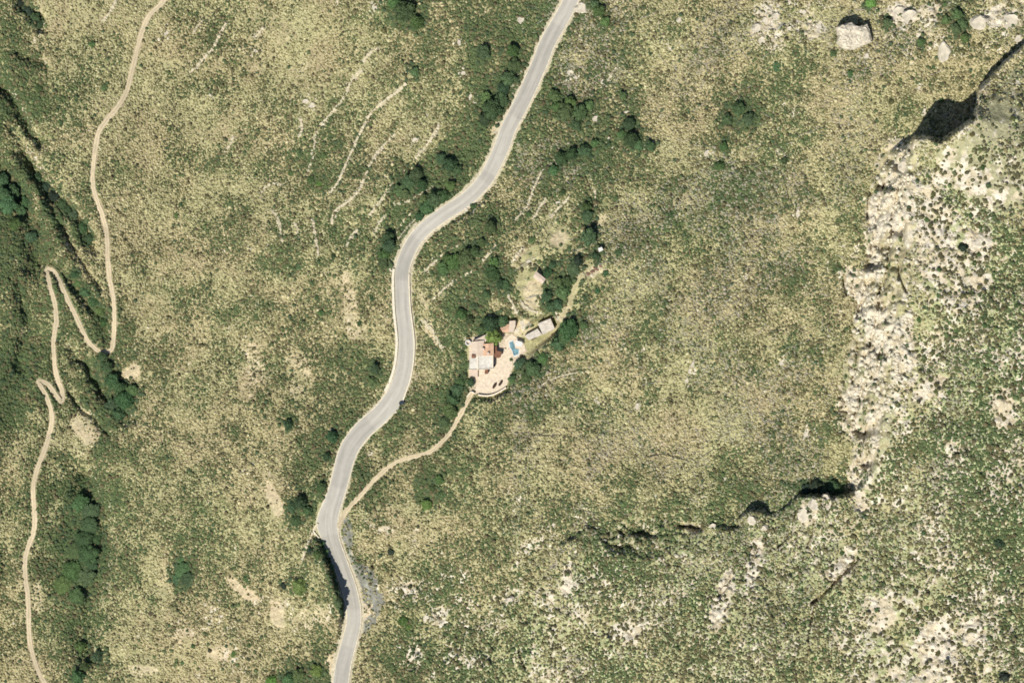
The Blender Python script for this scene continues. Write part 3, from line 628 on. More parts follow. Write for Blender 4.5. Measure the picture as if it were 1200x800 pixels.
# cabin in the orchard: its own little level
cz = z1(632, 326); _pz = PAD_Z; PAD_Z = cz
cab = tag(empty('garden_cabin', W(632, 325, cz)), 'small lone cabin with a pale roof on the bare garden terrace', 'cabin')
wing(cab, [(628.7,318.7),(638.7,326.9),(635,332),(625.5,325)], 3.0, 'pink', 'gable', rise=.35, windows=1)
cz = z1(703, 293); PAD_Z = cz
shed = tag(empty('white_shed', W(703, 293, cz)), 'tiny white shed beside a dark bush at the garden top', 'shed')
wing(shed, [(700.5,291),(705,289.5),(707,293),(702,295.5)], 2.4, 'white', 'flat', windows=1)
PAD_Z = _pz
# paving of the yard and the pool terrace
def sheet(name, pts, z, m, th=0.1): return MB().prism(foot(pts), z - th, z).build(name, m)
tag(sheet('courtyard_paving', [(578.3,419),(592,411),(600,418),(601,431),(597,440),(594,452),(586,457),(573,462),(559,462),(557,456),(560,444),(560.3,433.3),(578.3,432.3)], PAD_Z + .05, M['paving']), kind='structure')
tag(sheet('pool_terrace_paving', [(592,397),(600,391.5),(614,400.5),(616,411),(608,415.5),(598,417.5),(591,410.5)], PAD_Z + .06, M['paving']), kind='structure')
pool = tag(empty('swimming_pool', W(603, 408, PAD_Z)), 'turquoise swimming pool with white rim beside the house', 'pool')
pl = pool.location; kid = [(597,401),(601,399.5),(603,404),(603.5,408),(608,409.5),(607.5,415),(602,416.5),(600,410),(597.5,406.5)]
kf = foot(kid); cc = np.mean(np.array(kf), 0)
MB().prism([tuple(cc + (np.array(p) - cc) * 1.18) for p in kf], .02, .12, (0, 0)).prism
MB().prism([tuple(cc + (np.array(p) - cc) * 1.2 - np.array(pl[:2])) for p in kf], .02, .14).build('rim', M['white'], pool)
MB().prism([tuple(np.array(p) - np.array(pl[:2])) for p in kf], .05, .155).build('water', M['water'], pool)
can = tag(empty('white_canopy', W(608, 402, PAD_Z)), 'white sun canopy on posts over the poolside', 'canopy'); cl = can.location
cf = foot([(603.5,398.5),(612,400.5),(612,406),(604,405)])
MB().prism([(p[0] - cl[0], p[1] - cl[1]) for p in cf], 2.3, 2.42).build('canopy_cover', M['white'], can)
for p in cf:
    p2 = np.array(p) * .94 + np.mean(np.array(cf), 0) * .06; box(p2[0] - cl[0], p2[1] - cl[1], .09, .09, 0, 2.297).build('post', M['white'], can)
tw = tag(empty('round_tower', W(548.5, 401.5, z1(548.5, 401.5))), 'small round white walled well at the northwest house corner', 'well')
ring = []; RF = []; 
for i in range(20):
    a = i / 20 * 2 * math.pi
    for r_, z in ((1.15, -.5), (1.15, 1.3), (.75, 1.3), (.75, .4)): ring.append((r_ * math.cos(a), r_ * math.sin(a), z))
for i in range(20):
    for c_ in range(3): a = i * 4 + c_; b = ((i + 1) % 20) * 4 + c_; RF.append((a, b, b + 1, a + 1))
link('ring_wall', make_mesh('ring_wall', ring, RF, M['white']), tw)
MB().prism([(.76 * math.cos(a), .76 * math.sin(a)) for a in np.linspace(0, 2 * math.pi, 17)[:-1]], .3, .45).build('cover', M['pink'], tw)
per = tag(empty('dark_pergola', W(584.5, 413, PAD_Z)), 'dark wooden pergola between the orange roof and the yard', 'pergola'); q = per.location
pf = foot([(579,406),(582,405.5),(582.5,411),(588,412),(587,418),(584,419.5),(579,418)])
MB().prism([(p[0] - q[0], p[1] - q[1]) for p in pf], 2.2, 2.3).build('slatted_cover', M['door'], per)
for x, y in ((580,407),(587,413),(586,417),(580,417)):
    c = W(x, y, PAD_Z); box(c[0] - q[0], c[1] - q[1], .14, .14, 0, 2.197).build('post', M['door'], per)

# ------------------------------------------------------------------ leafy crowns
def crown_mesh(name, seed, r=1.0, h=0.8, leaves=900, leaf=0.13, lobes=7, spread=.55, core=True):
    g = np.random.default_rng(seed); V = []; F = []
    L = [(0, 0, .45 * h, .62)] + [(spread * math.cos(a) * g.uniform(.7, 1.1), spread * math.sin(a) * g.uniform(.7, 1.1), h * g.uniform(.2, .62), g.uniform(.26, .46)) for a in np.linspace(0, 2 * np.pi, lobes + 1)[:-1] + g.uniform(0, 1)]
    L = np.array(L)
    idx = g.choice(len(L), leaves, p=(L[:, 3] ** 2) / (L[:, 3] ** 2).sum())
    d = g.normal(size=(leaves, 3)); d /= np.linalg.norm(d, axis=1)[:, None]; d[:, 2] = np.where(d[:, 2] < -.3, -d[:, 2], d[:, 2])
    P = L[idx, :3] + d * L[idx, 3][:, None] * g.uniform(.72, 1.06, leaves)[:, None] * np.array([1, 1, h])
    P[:, 2] = np.maximum(P[:, 2], .02)
    nrm = d + g.normal(size=d.shape) * .55; nrm /= np.linalg.norm(nrm, axis=1)[:, None]
    t = np.cross(nrm, g.normal(size=d.shape)); t /= np.linalg.norm(t, axis=1)[:, None]; b = np.cross(nrm, t)
    s = leaf * g.uniform(.55, 1.3, leaves)[:, None]
    q = np.stack([P - t * s, P - b * s * .6, P + t * s, P + b * s * .6], 1).reshape(-1, 3)
    Fq = np.arange(leaves * 4).reshape(-1, 4)
    if core:      # woody inner mass, so the crown is not see-through everywhere
        for l in L:
            nu, nv = 8, 5; base = len(q)
            a = np.linspace(0, 2 * np.pi, nu + 1)[:-1]; ph = np.linspace(.12, np.pi * .62, nv)
            vv = np.array([[l[0] + .8 * l[3] * math.sin(p_) * math.cos(a_) * g.uniform(.8, 1.1), l[1] + .8 * l[3] * math.sin(p_) * math.sin(a_) * g.uniform(.8, 1.1), max(.0, l[2] + .8 * h * l[3] * math.cos(p_))] for p_ in ph for a_ in a])
            q = np.vstack([q, vv]); I2 = base + np.arange(nu * nv).reshape(nv, nu)
            Fq = np.vstack([Fq, np.stack([I2[:-1], I2[1:], np.roll(I2[1:], -1, 1), np.roll(I2[:-1], -1, 1)], -1).reshape(-1, 4), np.array([[I2[0, 0], I2[0, 2], I2[0, 4], I2[0, 6]]])])
    q = q * r
    return make_mesh(name, q, Fq, M['leaf'])
TREE_CROWN = [crown_mesh('crown', 10 + i, leaves=1500, leaf=.095, h=.95, lobes=6 + i % 3) for i in range(5)]
BUSH = [crown_mesh('bush', 40 + i, leaves=420, leaf=.15, h=.75, lobes=4 + i % 4, spread=.5) for i in range(6)]
def trunk_mesh(seed):
    g = random.Random(seed); V = []; F = []
    def tube(a, b, r0, r1):
        a = np.array(a, float); b = np.array(b, float); d = b - a; d /= np.linalg.norm(d); u = np.cross(d, (0.3, .9, .1)); u /= np.linalg.norm(u); v = np.cross(d, u); s = len(V)
        for p, r in ((a, r0), (b, r1)):
            for k_ in range(7): an = k_ / 7 * 2 * math.pi; V.append(tuple(p + (u * math.cos(an) + v * math.sin(an)) * r))
        for k_ in range(7): F.append((s + k_, s + (k_ + 1) % 7, s + 7 + (k_ + 1) % 7, s + 7 + k_))
    top = (g.uniform(-.05, .05), g.uniform(-.05, .05), .62)
    tube((0, 0, -.25), top, .085, .06)
    for k_ in range(5):
        a = k_ / 5 * 6.28 + g.random(); tube(top, (.5 * math.cos(a), .5 * math.sin(a), .95 + g.uniform(0, .2)), .045, .015)
    return make_mesh('trunk', V, F, M['bark'])
TRUNK = [trunk_mesh(i) for i in range(3)]
TINT = {'d': (.062,.098,.038), 't': (.045,.078,.035), 'g': (.095,.155,.042), 'o': (.095,.095,.042), 'b': (.080,.068,.038), 'k': (.028,.040,.026)}
def tint(k, v=.10):
    b = random.uniform(.75, 1.35); return tuple(x * b * random.uniform(1 - v, 1 + v) for x in TINT[k]) + (1,)
MERGE = []
def tree(x, y, r, k, lab, group=None, name='evergreen_tree', tall=None):
    rad = r * S * 1.22; t = tag(empty(name, G3(x, y)), lab, 'tree', group); t.rotation_euler = (0, 0, random.uniform(0, 6.28))
    hh = (tall or rad * random.uniform(.55, .8)); MERGE.append((x, y, r))
    c = link('crown', random.choice(TREE_CROWN), t, (0, 0, hh * .55)); c.scale = (rad, rad * random.uniform(.85, 1.1), hh); c.color = tint(k)
    w = link('trunk', random.choice(TRUNK), t); w.scale = (rad * .8, rad * .8, hh * 1.1); return t
def bush(x, y, r, k, lab, group, name='bush'):
    rad = r * S * 1.08; o = link(name, random.choice(BUSH), None, G3(x, y, -.05)); o.scale = (rad, rad * random.uniform(.8, 1.15), rad * random.uniform(.6, .95)); o.rotation_euler = (0, 0, random.uniform(0, 6.28)); o.color = tint(k)
    return tag(o, lab, 'bush', group)
taken = []
# trees around the house, each with its own words
for x, y, r, k, lab in [
 (577.5,396,9.5,'g','round bright green tree touching the north side of the house roof'),
 (575,379,9,'t','dark tree directly uphill of the bright green house tree'),(589,376,6.5,'t','dark tree left of the small pink roofed outbuilding'),(565,386,6,'d','small dark tree at the edge of the house top corner'),
 (610,427,7.5,'t','dark tree against the south side of the pool'),(601,444,5.5,'d','small dark tree on the east rim of the courtyard'),(624,432,8.5,'t','dark tree below the pool lane, second from the yard'),(616,442,6.5,'d','dark tree southeast of the courtyard, lowest of its clump'),
 (636,420,6,'d','mid green tree right below the lane bend'),(654,403,8,'t','dark tree below the long grey outbuilding'),(667,386,11,'t','widest dark tree on the downhill side of the lane'),(662,396,7,'d','dark tree just below the widest lane tree'),(684,381,5,'d','small dark tree to the east of the lane trees'),
 (672,315,8.5,'t','big dark tree at the head of the garden tree row'),(677,306,6,'k','very dark tree top at the upper end of the garden row'),(640,347,7,'t','dark round tree at the lower left end of the garden row'),(646,359,6.5,'t','lowest dark tree of the garden row'),(660,342,8,'d','wide green tree in the middle of the garden row'),
 (655,331,6,'d','small green tree above the middle of the garden row'),(653,357,7,'t','dark tree beside the lane at the foot of the garden row'),(665,330,5.5,'d','small tree on the lane side of the garden row'),
 (647,311,4.5,'t','small round dark tree uphill of the cabin'),(642,320,5.5,'t','dark tree against the uphill wall of the cabin'),(592,334,5.5,'t','lone dark tree west of the cabin terrace'),
 (690,278,9.5,'t','large dark tree in the upright row above the garden'),(688,253,7,'t','dark tree midway up the upright row above the garden'),(688,243,5.5,'d','small dark tree near the top of the upright row'),(698,300,5,'t','dark tree touching the tiny white shed'),
 (351,686,8.5,'g','lone round teal green tree west of the lower road bend')]:
    if r > 5.2 or k == 'g': tree(x, y, r, k, lab)
    else: tree(x, y, r, k, lab)
    taken.append((x, y, r))
bpy.data.objects  # (kept simple: crowns share mesh data)
ORD = ['uppermost', 'second from top', 'third from top', 'fourth from top', 'fifth from top', 'sixth from top', 'seventh from top', 'eighth from top', 'ninth from top', 'tenth from top', 'eleventh from top', 'twelfth from top']
NUM = ['', '', 'two', 'three', 'four', 'five', 'six', 'seven', 'eight', 'nine', 'ten', 'eleven', 'twelve']
CL = [
 ('dark trees','on top of the bank shading the lower road',[(377,637,4,'t'),(380,647,5,'d'),(384,656,4,'t'),(387,665,5,'t'),(390,674,4,'d'),(392,684,5,'t'),(394,695,4,'t'),(396,706,5,'d'),(398,717,4,'t'),(372,650,5,'d'),(364,645,4,'k')]),
 ('dark trees','uphill of the road by the top edge',[(475,15,12,'d'),(489,27,8,'d'),(486,85,6,'d'),(567,62,8,'t'),(462,4,8,'d')]),
 ('dark trees','in the thicket left of the upper road',[(577,128,11,'t'),(588,118,9,'t'),(596,92,9,'t'),(602,78,9,'d'),(568,140,7,'t'),(570,115,7,'d'),(601,60,7,'d'),(590,104,8,'t')]),
 ('dark trees','in the thicket right of the upper road',[(680,133,9,'d'),(662,131,9,'d'),(650,113,7,'d'),(675,147,7,'t'),(668,120,7,'d'),(690,124,6,'d'),(652,126,6,'d')]),
 ('dark trees','in the slanting row below that thicket',[(657,186,7,'t'),(670,181,7,'t'),(685,177,7,'t'),(649,200,6,'t'),(697,168,5,'d')]),
 ('dark trees','in the clump of dark trees over rocks',[(740,164,8,'t'),(737,146,7,'t'),(748,171,6,'t'),(762,172,6,'t'),(730,113,5,'d'),(728,158,5,'d')]),
 ('green trees','beside the top road edge by a rock',[(702,14,7,'d'),(709,26,6,'d'),(697,5,5,'d')]),
 ('dark trees','in the tangle of burnt wood',[(865,128,8,'t'),(877,140,8,'t'),(852,140,6,'t'),(848,172,5,'d'),(843,195,5,'d')]),
 ('dark trees','in the largest thicket inside the road bend',[(480,215,9,'t'),(489,205,8,'d'),(468,224,7,'d'),(495,218,7,'t'),(475,228,6,'d'),(528,193,9,'t'),(518,187,7,'t'),(537,200,6,'d')]),
 ('dark trees','along the west verge above the road bend',[(510,233,9,'t'),(500,244,8,'t'),(520,230,7,'t'),(492,254,5,'t'),(528,218,6,'d'),(497,234,6,'d')]),
 ('dark trees','in the oval clump beside the upper parapet end',[(455,279,7,'t'),(456,289,8,'t'),(451,299,7,'d'),(449,308,6,'d')]),
 ('dark trees','between the two straight walls east of the road',[(546,302,9,'d'),(532,307,9,'d'),(519,315,7,'d'),(557,295,6,'d'),(524,302,6,'d')]),
 ('dark trees','in the cluster uphill of the house',[(577,320,8,'t'),(587,333,6,'t'),(570,345,5,'t'),(575,267,7,'d'),(579,308,6,'d'),(565,285,5,'d')]),
 ('dark trees','between the house and the road verge',[(541,368,7,'d'),(551,375,5,'d'),(543,415,4,'d'),(548,428,4,'d'),(552,448,5,'t'),(544,440,4,'d')]),
 ('green trees','in the thicket left of the driveway top',[(531,468,8,'t'),(536,456,7,'t'),(527,481,8,'d'),(521,494,6,'d'),(540,446,6,'d')]),
 ('dark trees','west of the road below its bend',[(390,512,7,'t'),(384,535,5,'t'),(440,432,6,'t'),(436,446,5,'d'),(377,571,6,'d'),(338,497,6,'t')]),
 ('dark trees','on the slope west of the road pull-in',[(352,588,8,'t'),(343,594,6,'t'),(361,598,6,'d'),(347,610,6,'t'),(333,686,4,'k')]),
 ('green trees','in the scrub crossed by the driveway',[(500,591,6,'g'),(515,562,5,'d'),(518,580,5,'d'),(507,572,4,'d')]),
 ('dark trees','in the lower left gully wood',[(95,590,11,'t'),(107,600,11,'t'),(105,616,10,'t'),(98,632,11,'t'),(104,650,12,'t'),(88,645,9,'d'),(85,668,12,'d'),(101,676,11,'t'),(75,685,11,'d'),(90,698,10,'d'),(107,662,8,'t'),(112,632,7,'t')]),
 ('dark trees','in the wood under the track hairpin',[(147,468,11,'t'),(133,475,9,'t'),(140,485,8,'t'),(132,446,9,'t'),(125,430,7,'d'),(155,458,7,'d'),(142,455,8,'t'),(120,418,6,'d')]),
 ('dark trees','in the clump at mid lower left',[(215,668,9,'t'),(220,678,8,'t'),(209,679,7,'t'),(213,657,5,'d')]),
 ('dark trees','at the gully foot by the bottom edge',[(92,792,8,'t'),(115,768,7,'t'),(100,780,6,'d'),(95,757,6,'d')]),
 ('dark trees','in the gully at the top left corner',[(25,4,5,'k'),(33,13,6,'k'),(41,21,6,'t'),(46,29,5,'t')]),
 ('dark trees','in the gully left of the track middle',[(45,209,6,'t'),(54,219,6,'k'),(64,230,7,'k'),(73,239,6,'t'),(86,252,6,'t'),(97,267,6,'t'),(105,280,6,'t'),(79,246,5,'t')]),
 ('dark trees','in the broad ravine at the left edge',[(3,212,9,'t'),(15,226,9,'t'),(10,240,10,'t'),(24,248,8,'t'),(37,278,7,'t'),(18,263,7,'d'),(30,236,6,'t'),(4,228,8,'t')]),
 ('green trees','by the road at the bottom edge',[(371,785,7,'g'),(350,790,8,'d'),(338,795,7,'d'),(318,797,6,'g')]),
 ('green bushes','on the bright patch right of the talus',[(472,727,8,'g'),(479,735,5,'g'),(470,693,5,'o')]),
 ('dark trees','in the shadowed notch above the white blocks',[(945,573,6,'k'),(955,570,7,'k'),(966,573,6,'t'),(977,570,7,'t'),(984,574,5,'t')]),
 ('green trees','among boulders near the top right',[(1122,18,6,'d'),(1127,28,6,'d'),(1120,35,6,'d'),(1108,24,5,'d'),(1080,50,5,'d'),(1040,28,5,'d'),(1130,45,5,'d'),(1020,4,6,'g')]),
 ('dark trees','on the stepped bank between the track legs',[(100,342,6,'t'),(110,353,6,'t'),(118,364,6,'d'),(92,332,5,'d'),(122,378,5,'d'),(88,322,5,'t')]),
]
for plural, where, L in CL:
    L = sorted(L, key=lambda a: a[1]); n = len(L)
    for i, (x, y, r, k) in enumerate(L):
        lab = f"{ORD[i] if i < n - 1 or n > 8 else 'lowest'} of {NUM[n]} {plural} {where}"
        w = lab.split()
        if len(w) > 16: lab = ' '.join(w[:16])
        if 'bush' in plural: bush(x, y, r, k, lab, f'{plural} {where}')
        else: tree(x, y, r, k, lab, f'{plural} {where}', 'evergreen_tree', r * S * .42 if 'lower left' in where else None)
        taken.append((x, y, r))

# ------------------------------------------------------------------ boulders
def boulder_mesh(seed, flat=.6, sq=False):
    g = np.random.default_rng(seed); import bmesh
    bm = bmesh.new(); bmesh.ops.create_icosphere(bm, subdivisions=4, radius=1)
    planes = [(lambda d: d / np.linalg.norm(d))(g.normal(size=3) * np.array([1, 1, .7])) for _ in range(11)]; offs = g.uniform(.62, .92, 11)
    for v in bm.verts:
        p = np.array(v.co); 
        for d, o in zip(planes, offs):
            s = p @ d
            if s > o: p = p - d * (s - o)
        p *= 1 + .16 * (float(fbm(np.array([p[0] * 5 + p[2] * 3 + seed * 9.]), np.array([p[1] * 5 + p[2] * 4.]), 1.6, 3, seed)[0]) - .5) * 3 + .015 * g.normal(); p[2] = min(p[2], flat) * 1.0 if p[2] > 0 else p[2]
        v.co = p
    me = bpy.data.meshes.new('boulder'); bm.to_mesh(me); bm.free(); me.materials.append(M['rock']); return me
BLD = [boulder_mesh(i, .5 + .1 * (i % 3)) for i in range(7)]; BL = []
def boulder(x, y, rx, ry, h, lab, a=0, v=None, group=None):
    o = link('limestone_boulder', BLD[v if v is not None else random.randrange(7)], None, G3(x, y, -.15 * h))
    o.scale = (rx * S, ry * S, h); o.rotation_euler = (random.uniform(-.08, .08), random.uniform(-.08, .08), R(a)); return tag(o, lab, 'boulder', group)
for b in [
 (1107,62,8,13,4.5,'tall upright pale boulder with dark shadow near the top right',5),(682,10,9,10,2.2,'pale boulder against the east edge of the road at the top'),(613,25,8,5,1.2,'low broad boulder west of the top of the road'),
 (538,50,3.5,4.5,1.5,'lone white boulder among dark bushes left of the upper road'),(543,86,4,3,1.2,'small boulder with dark bush below the lone white one'),(552,114,3,4,1.5,'upper of two touching white boulders'),(556,119,2.5,2.5,1,'lower of two touching white boulders'),
 (440,9,5,5,1.5,'pale boulder at the top, left of a thicket'),(358,119,5,4,1.6,'left boulder of the pale rock cluster'),(366,123,5,4,1.4,'right boulder of the pale rock cluster'),(487,164,6,4,1.2,'flat pale boulder above the thick-ended wall'),(195,39,6,3,.9,'pale flat boulder right of the dirt track top'),
 (299,60,4,3,.8,'small rock in dry grass beside faint wall'),(245,111,3,2,.8,'small white rock right of a dark bush patch'),(668,87,5,5,1.5,'left boulder of a pair right of the upper road'),(675,91,3.5,3,1.2,'right boulder of a pair right of the upper road'),
 (707,98,3,5,1.5,'narrow white boulder above the dark thicket'),(735,132,5,3,1,'white slab touching the dark tree clump'),(715,164,4,5,1.4,'boulder left of the dark tree clump'),(699,140,5,4,1.2,'pale boulder in the middle of green scrub'),(784,55,2.5,3,1,'round white boulder among dead branches'),
 (797,24,4,5,1.2,'pale boulder near top middle in grey scrub'),(888,34,7,9,2.2,'large pale crag boulder, left of the rock field'),(897,25,6,7,1.8,'boulder leaning on the large pale crag'),(893,48,5,5,1.3,'lower boulder below the large pale crag'),
 (1053,16,9,8,2.4,'rounded pale boulder, left of two along the top'),(1066,20,9,9,2.2,'rounded pale boulder, right of two along the top'),(1147,26,12,10,2.6,'broad grey dome boulder near the top right'),(1185,27,12,11,2.8,'broad grey dome boulder in the top right corner'),
 (1193,45,6,5,2,'white boulder at the right edge above the shadowed cleft'),(1078,103,4,3,1.3,'small white boulder uphill of the big shadow hollow'),(1083,132,3,5,1.6,'white boulder beside the left edge of the shadow hollow'),(830,180,5,4,1.2,'pale boulder under burnt scrub'),
 (935,250,3,6,1.4,'tall narrow white boulder in open scrub'),(812,428,3,4,1.8,'upper boulder of the lone leaning stack'),(809,436,3,4,1.6,'middle boulder of the lone leaning stack'),(806,446,4.5,3,1.2,'bottom boulder of the lone leaning stack'),
 (748,476,4,4,1,'pale boulder mid slope with dark bush above'),(700,471,3.5,3,.9,'small pale boulder east of the curved thin wall'),(945,509,3.5,8,1.3,'long white boulder left of the cliff foot'),(918,425,5,4,1.2,'white boulder group stone left of the cliff'),
 (954,590,8,8,2.5,'largest white block under the shadowed notch'),(967,583,5,6,2.2,'square white block right of the largest notch block'),(941,602,8,10,2.2,'grey domed block left of the notch'),(972,596,6,5,1.6,'lower white block right of the notch'),
 (880,609,6,7,2.4,'craggy white block at the second shadow notch'),(895,618,5,4,1.5,'white block right of the second shadow notch'),(835,617,5,4,1.4,'small white block left of the second shadow notch'),(546,247,3,4,1.3,'white boulder on the road verge at the bend'),
 (654,238,5,3,1.2,'white boulder on the garden slope'),(620,306,4,2.5,.9,'pale stone above the cabin'),(874,325,3,2.5,.8,'small white stone in open scrub far from walls'),(435,531,3,3,.9,'small yellow white stone right of the road'),(388,503,2,2,.8,'tiny white stone left of the road'),
 (1007,579,5,6,1.8,'white block at the southern cliff foot'),(1148,285,9,7,1.4,'large pale slab boulder on the plateau'),(1060,195,7,9,1.6,'cliff top boulder nearest the big shadow hollow'),(598,703,6,5,1.3,'pale boulder on the lower slope crag'),(555,772,3,3,.9,'right stone of the lower pair'),(548,772,3.5,3,.9,'left stone of the lower pair'),
 (850,690,6,5,1.4,'pale boulder beside the short crack in the southern slope'),(500,725,5,7,.9,'pale slab boulder right of the bright green bushes'),(695,318,3.5,2.5,.9,'red brown stone on the rubble strip'),(1028,440,5,4,1.6,'boulder next to the blue shadowed pocket of the cliff'),
 (910,20,5,5,1.4,'upper boulder of the rock field at the top'),(925,35,4,4,1.2,'middle boulder of the rock field at the top'),(940,14,5,4,1.3,'right boulder of the rock field at the top'),(1016,66,4,5,1.4,'small boulder right below the largest slab')]:
    x, y, rx, ry, h, lab = b[:6]; o = boulder(x, y, rx, ry, h, lab, b[6] if len(b) > 6 else random.uniform(-25, 25))
    if 'red brown' in lab: o.data = o.data.copy(); o.data.materials[0] = M['rust']
    taken.append((x, y, max(rx, ry))); BL.append((x, y, max(rx, ry)))
# the biggest slab, its outline its own
sl = [(980,33),(985,30),(997,28),(1006,32),(1015,29),(1018,36),(1021,46),(1021,50),(1012,54),(1000,59),(990,58),(984,54),(981,49),(983,42)]
z0 = z1(1000, 45); g3 = W(1000, 45, z0); V = []; F = []; n = len(sl); lev = [(-2.5, 1.03), (2.6, 1.0), (5.0, .97), (5.7, .80), (5.9, .45)]
gg = np.random.default_rng(5)
cen = np.mean(np.array(sl), 0)
for zz, sc in lev:
    for p in sl:
        q = cen + (np.array(p) - cen) * sc; a = W(q[0], q[1], z0); V.append((a[0] - g3[0] + gg.normal() * .12, a[1] - g3[1] + gg.normal() * .12, zz + gg.normal() * .22))
for l in range(len(lev) - 1):
    for i in range(n): a = l * n + i; b = l * n + (i + 1) % n; F.append((b, a, a + n, b + n))
F.append(tuple(reversed(range((len(lev) - 1) * n, len(lev) * n))))
me = make_mesh('limestone_boulder', V, F, M['rock']); 
import bmesh
bm = bmesh.new(); bm.from_mesh(me); bmesh.ops.recalc_face_normals(bm, faces=bm.faces); bmesh.ops.triangulate(bm, faces=bm.faces); bmesh.ops.subdivide_edges(bm, edges=bm.edges, cuts=2, use_grid_fill=True)
for v in bm.verts: v.co += __import__('mathutils').Vector((gg.normal() * .1, gg.normal() * .1, gg.normal() * .16))
bm.to_mesh(me); bm.free()
tag(link('limestone_boulder', me, None, g3), 'largest flat topped boulder slab throwing a dark shadow near the top', 'boulder'); taken.append((1000, 44, 20))

# ------------------------------------------------------------------ fallen trunks, bleached or charred
def log(a, b, lab, m, w=.16):
    P = [np.array(a, float) + (np.array(b, float) - np.array(a, float)) * t for t in np.linspace(0, 1, 7)]
    perp = np.array([-(b[1] - a[1]), b[0] - a[0]]) / (math.dist(a, b) + 1e-6); j = [random.uniform(-.5, .5) for _ in P]
    P = [p + perp * q for p, q in zip(P, j)]; c0 = G3(*P[0]); V = []; F = []
    for i, p in enumerate(P):
        x, y, z = G3(p[0], p[1], .35); r = w * (1 - .6 * i / 6)
        pn = np.array([perp[0], -perp[1]])
        for k_ in range(6): an = k_ / 6 * 2 * math.pi; V.append((x - c0[0] + pn[0] * r * math.cos(an), y - c0[1] + pn[1] * r * math.cos(an), z - c0[2] + r * math.sin(an)))
    for i in range(6):
        for k_ in range(6): F.append((i * 6 + k_, i * 6 + (k_ + 1) % 6, i * 6 + 6 + (k_ + 1) % 6, i * 6 + 6 + k_))
    F += [tuple(range(6)), tuple(reversed(range(36, 42)))]
    tag(link('fallen_trunk', make_mesh('fallen_trunk', V, F, m), None, c0), lab, 'fallen trunk', 'fallen trunks in the burnt scrub')
for a, b, m, lab in [
 ((730,244),(737,260),'char','dark fallen trunk left of two pale earth patches'),((807,230),(822,248),'char','dark fallen trunk on a pale earth patch'),((867,265),(877,282),'char','crooked dark fallen trunk in open scrub'),((760,315),(777,325),'char','dark fallen trunk beside a grey scrub patch'),
 ((888,279),(902,274),'char','short dark trunk right of the crooked one'),((729,261),(750,261),'dead','level bleached trunk under a dark one'),((685,397),(707,395),'dead','bleached trunk right below the lane trees'),((770,62),(785,80),'dead','bleached trunk pointing down at upper middle'),
 ((747,50),(755,60),'dead','short bleached trunk left of the round white boulder'),((750,22),(782,10),'dead','long bleached trunk near the top edge middle'),((860,41),(877,39),'dead','bleached trunk left of the large pale crag'),((830,60),(867,58),'dead','longest level bleached trunk under the crag'),
 ((807,72),(832,75),'dead','bleached trunk left of the longest level one'),((865,147),(897,145),'dead','level bleached trunk in the dark burnt tangle'),((1002,12),(1040,10),'dead','level bleached trunk above the largest slab'),((1020,92),(1055,80),'dead','slanting bleached trunk below the largest slab'),
 ((1090,88),(1110,81),'dead','bleached trunk below the tall upright boulder'),((760,535),(775,532),'char','short dark trunk in the middle lower slope'),((775,532),(805,539),'char','long dark trunk joined to a short one'),((626,510),(662,510),'char','dark level trunk in grey scrub below the house'),
 ((880,150),(893,160),'dead','short bleached trunk below the burnt tangle'),((812,130),(830,118),'dead','bleached trunk uphill left of the burnt tangle'),((905,165),(925,185),'char','dark trunk right of the burnt tangle'),((838,20),(852,12),'dead','small bleached trunk at the top middle right')]:
    log(a, b, lab, M[m], .2 if m == 'dead' else .26)

# ------------------------------------------------------------------ red rubble by the lane end, a litter bin on the lay-by
rb = [];  
for i, (x, y, r) in enumerate([(690,321,2.5),(699,315,3),(704,312,2)]):
    o = boulder(x, y, r * 1.4, r * .8, .7, ['lower left heap of red rubble on the garden track','middle heap of red rubble on the garden track','upper right heap of red rubble on the garden track'][i], -30); o.name = 'rubble_heap'; o['category'] = 'rubble heap'; o.data = o.data.copy(); o.data.materials[0] = M['rust']
binr = tag(empty('waste_container', W(471, 472, float(np.interp(472, ROAD[:, 1], ROAD_Z)) + .08)), 'dark waste container standing on the small lay-by beside the road', 'container'); binr.rotation_euler = (0, 0, R(20))
box(0, 0, 2.2, 1.0, .12, 1.15).build('body', M['char'], binr); box(0, 0, 2.3, 1.1, 1.153, 1.25).build('lid', M['glass'], binr)
for sx in (-.9, .9): box(sx, 0, .2, .9, 0, .117).build('foot', M['glass'], binr)

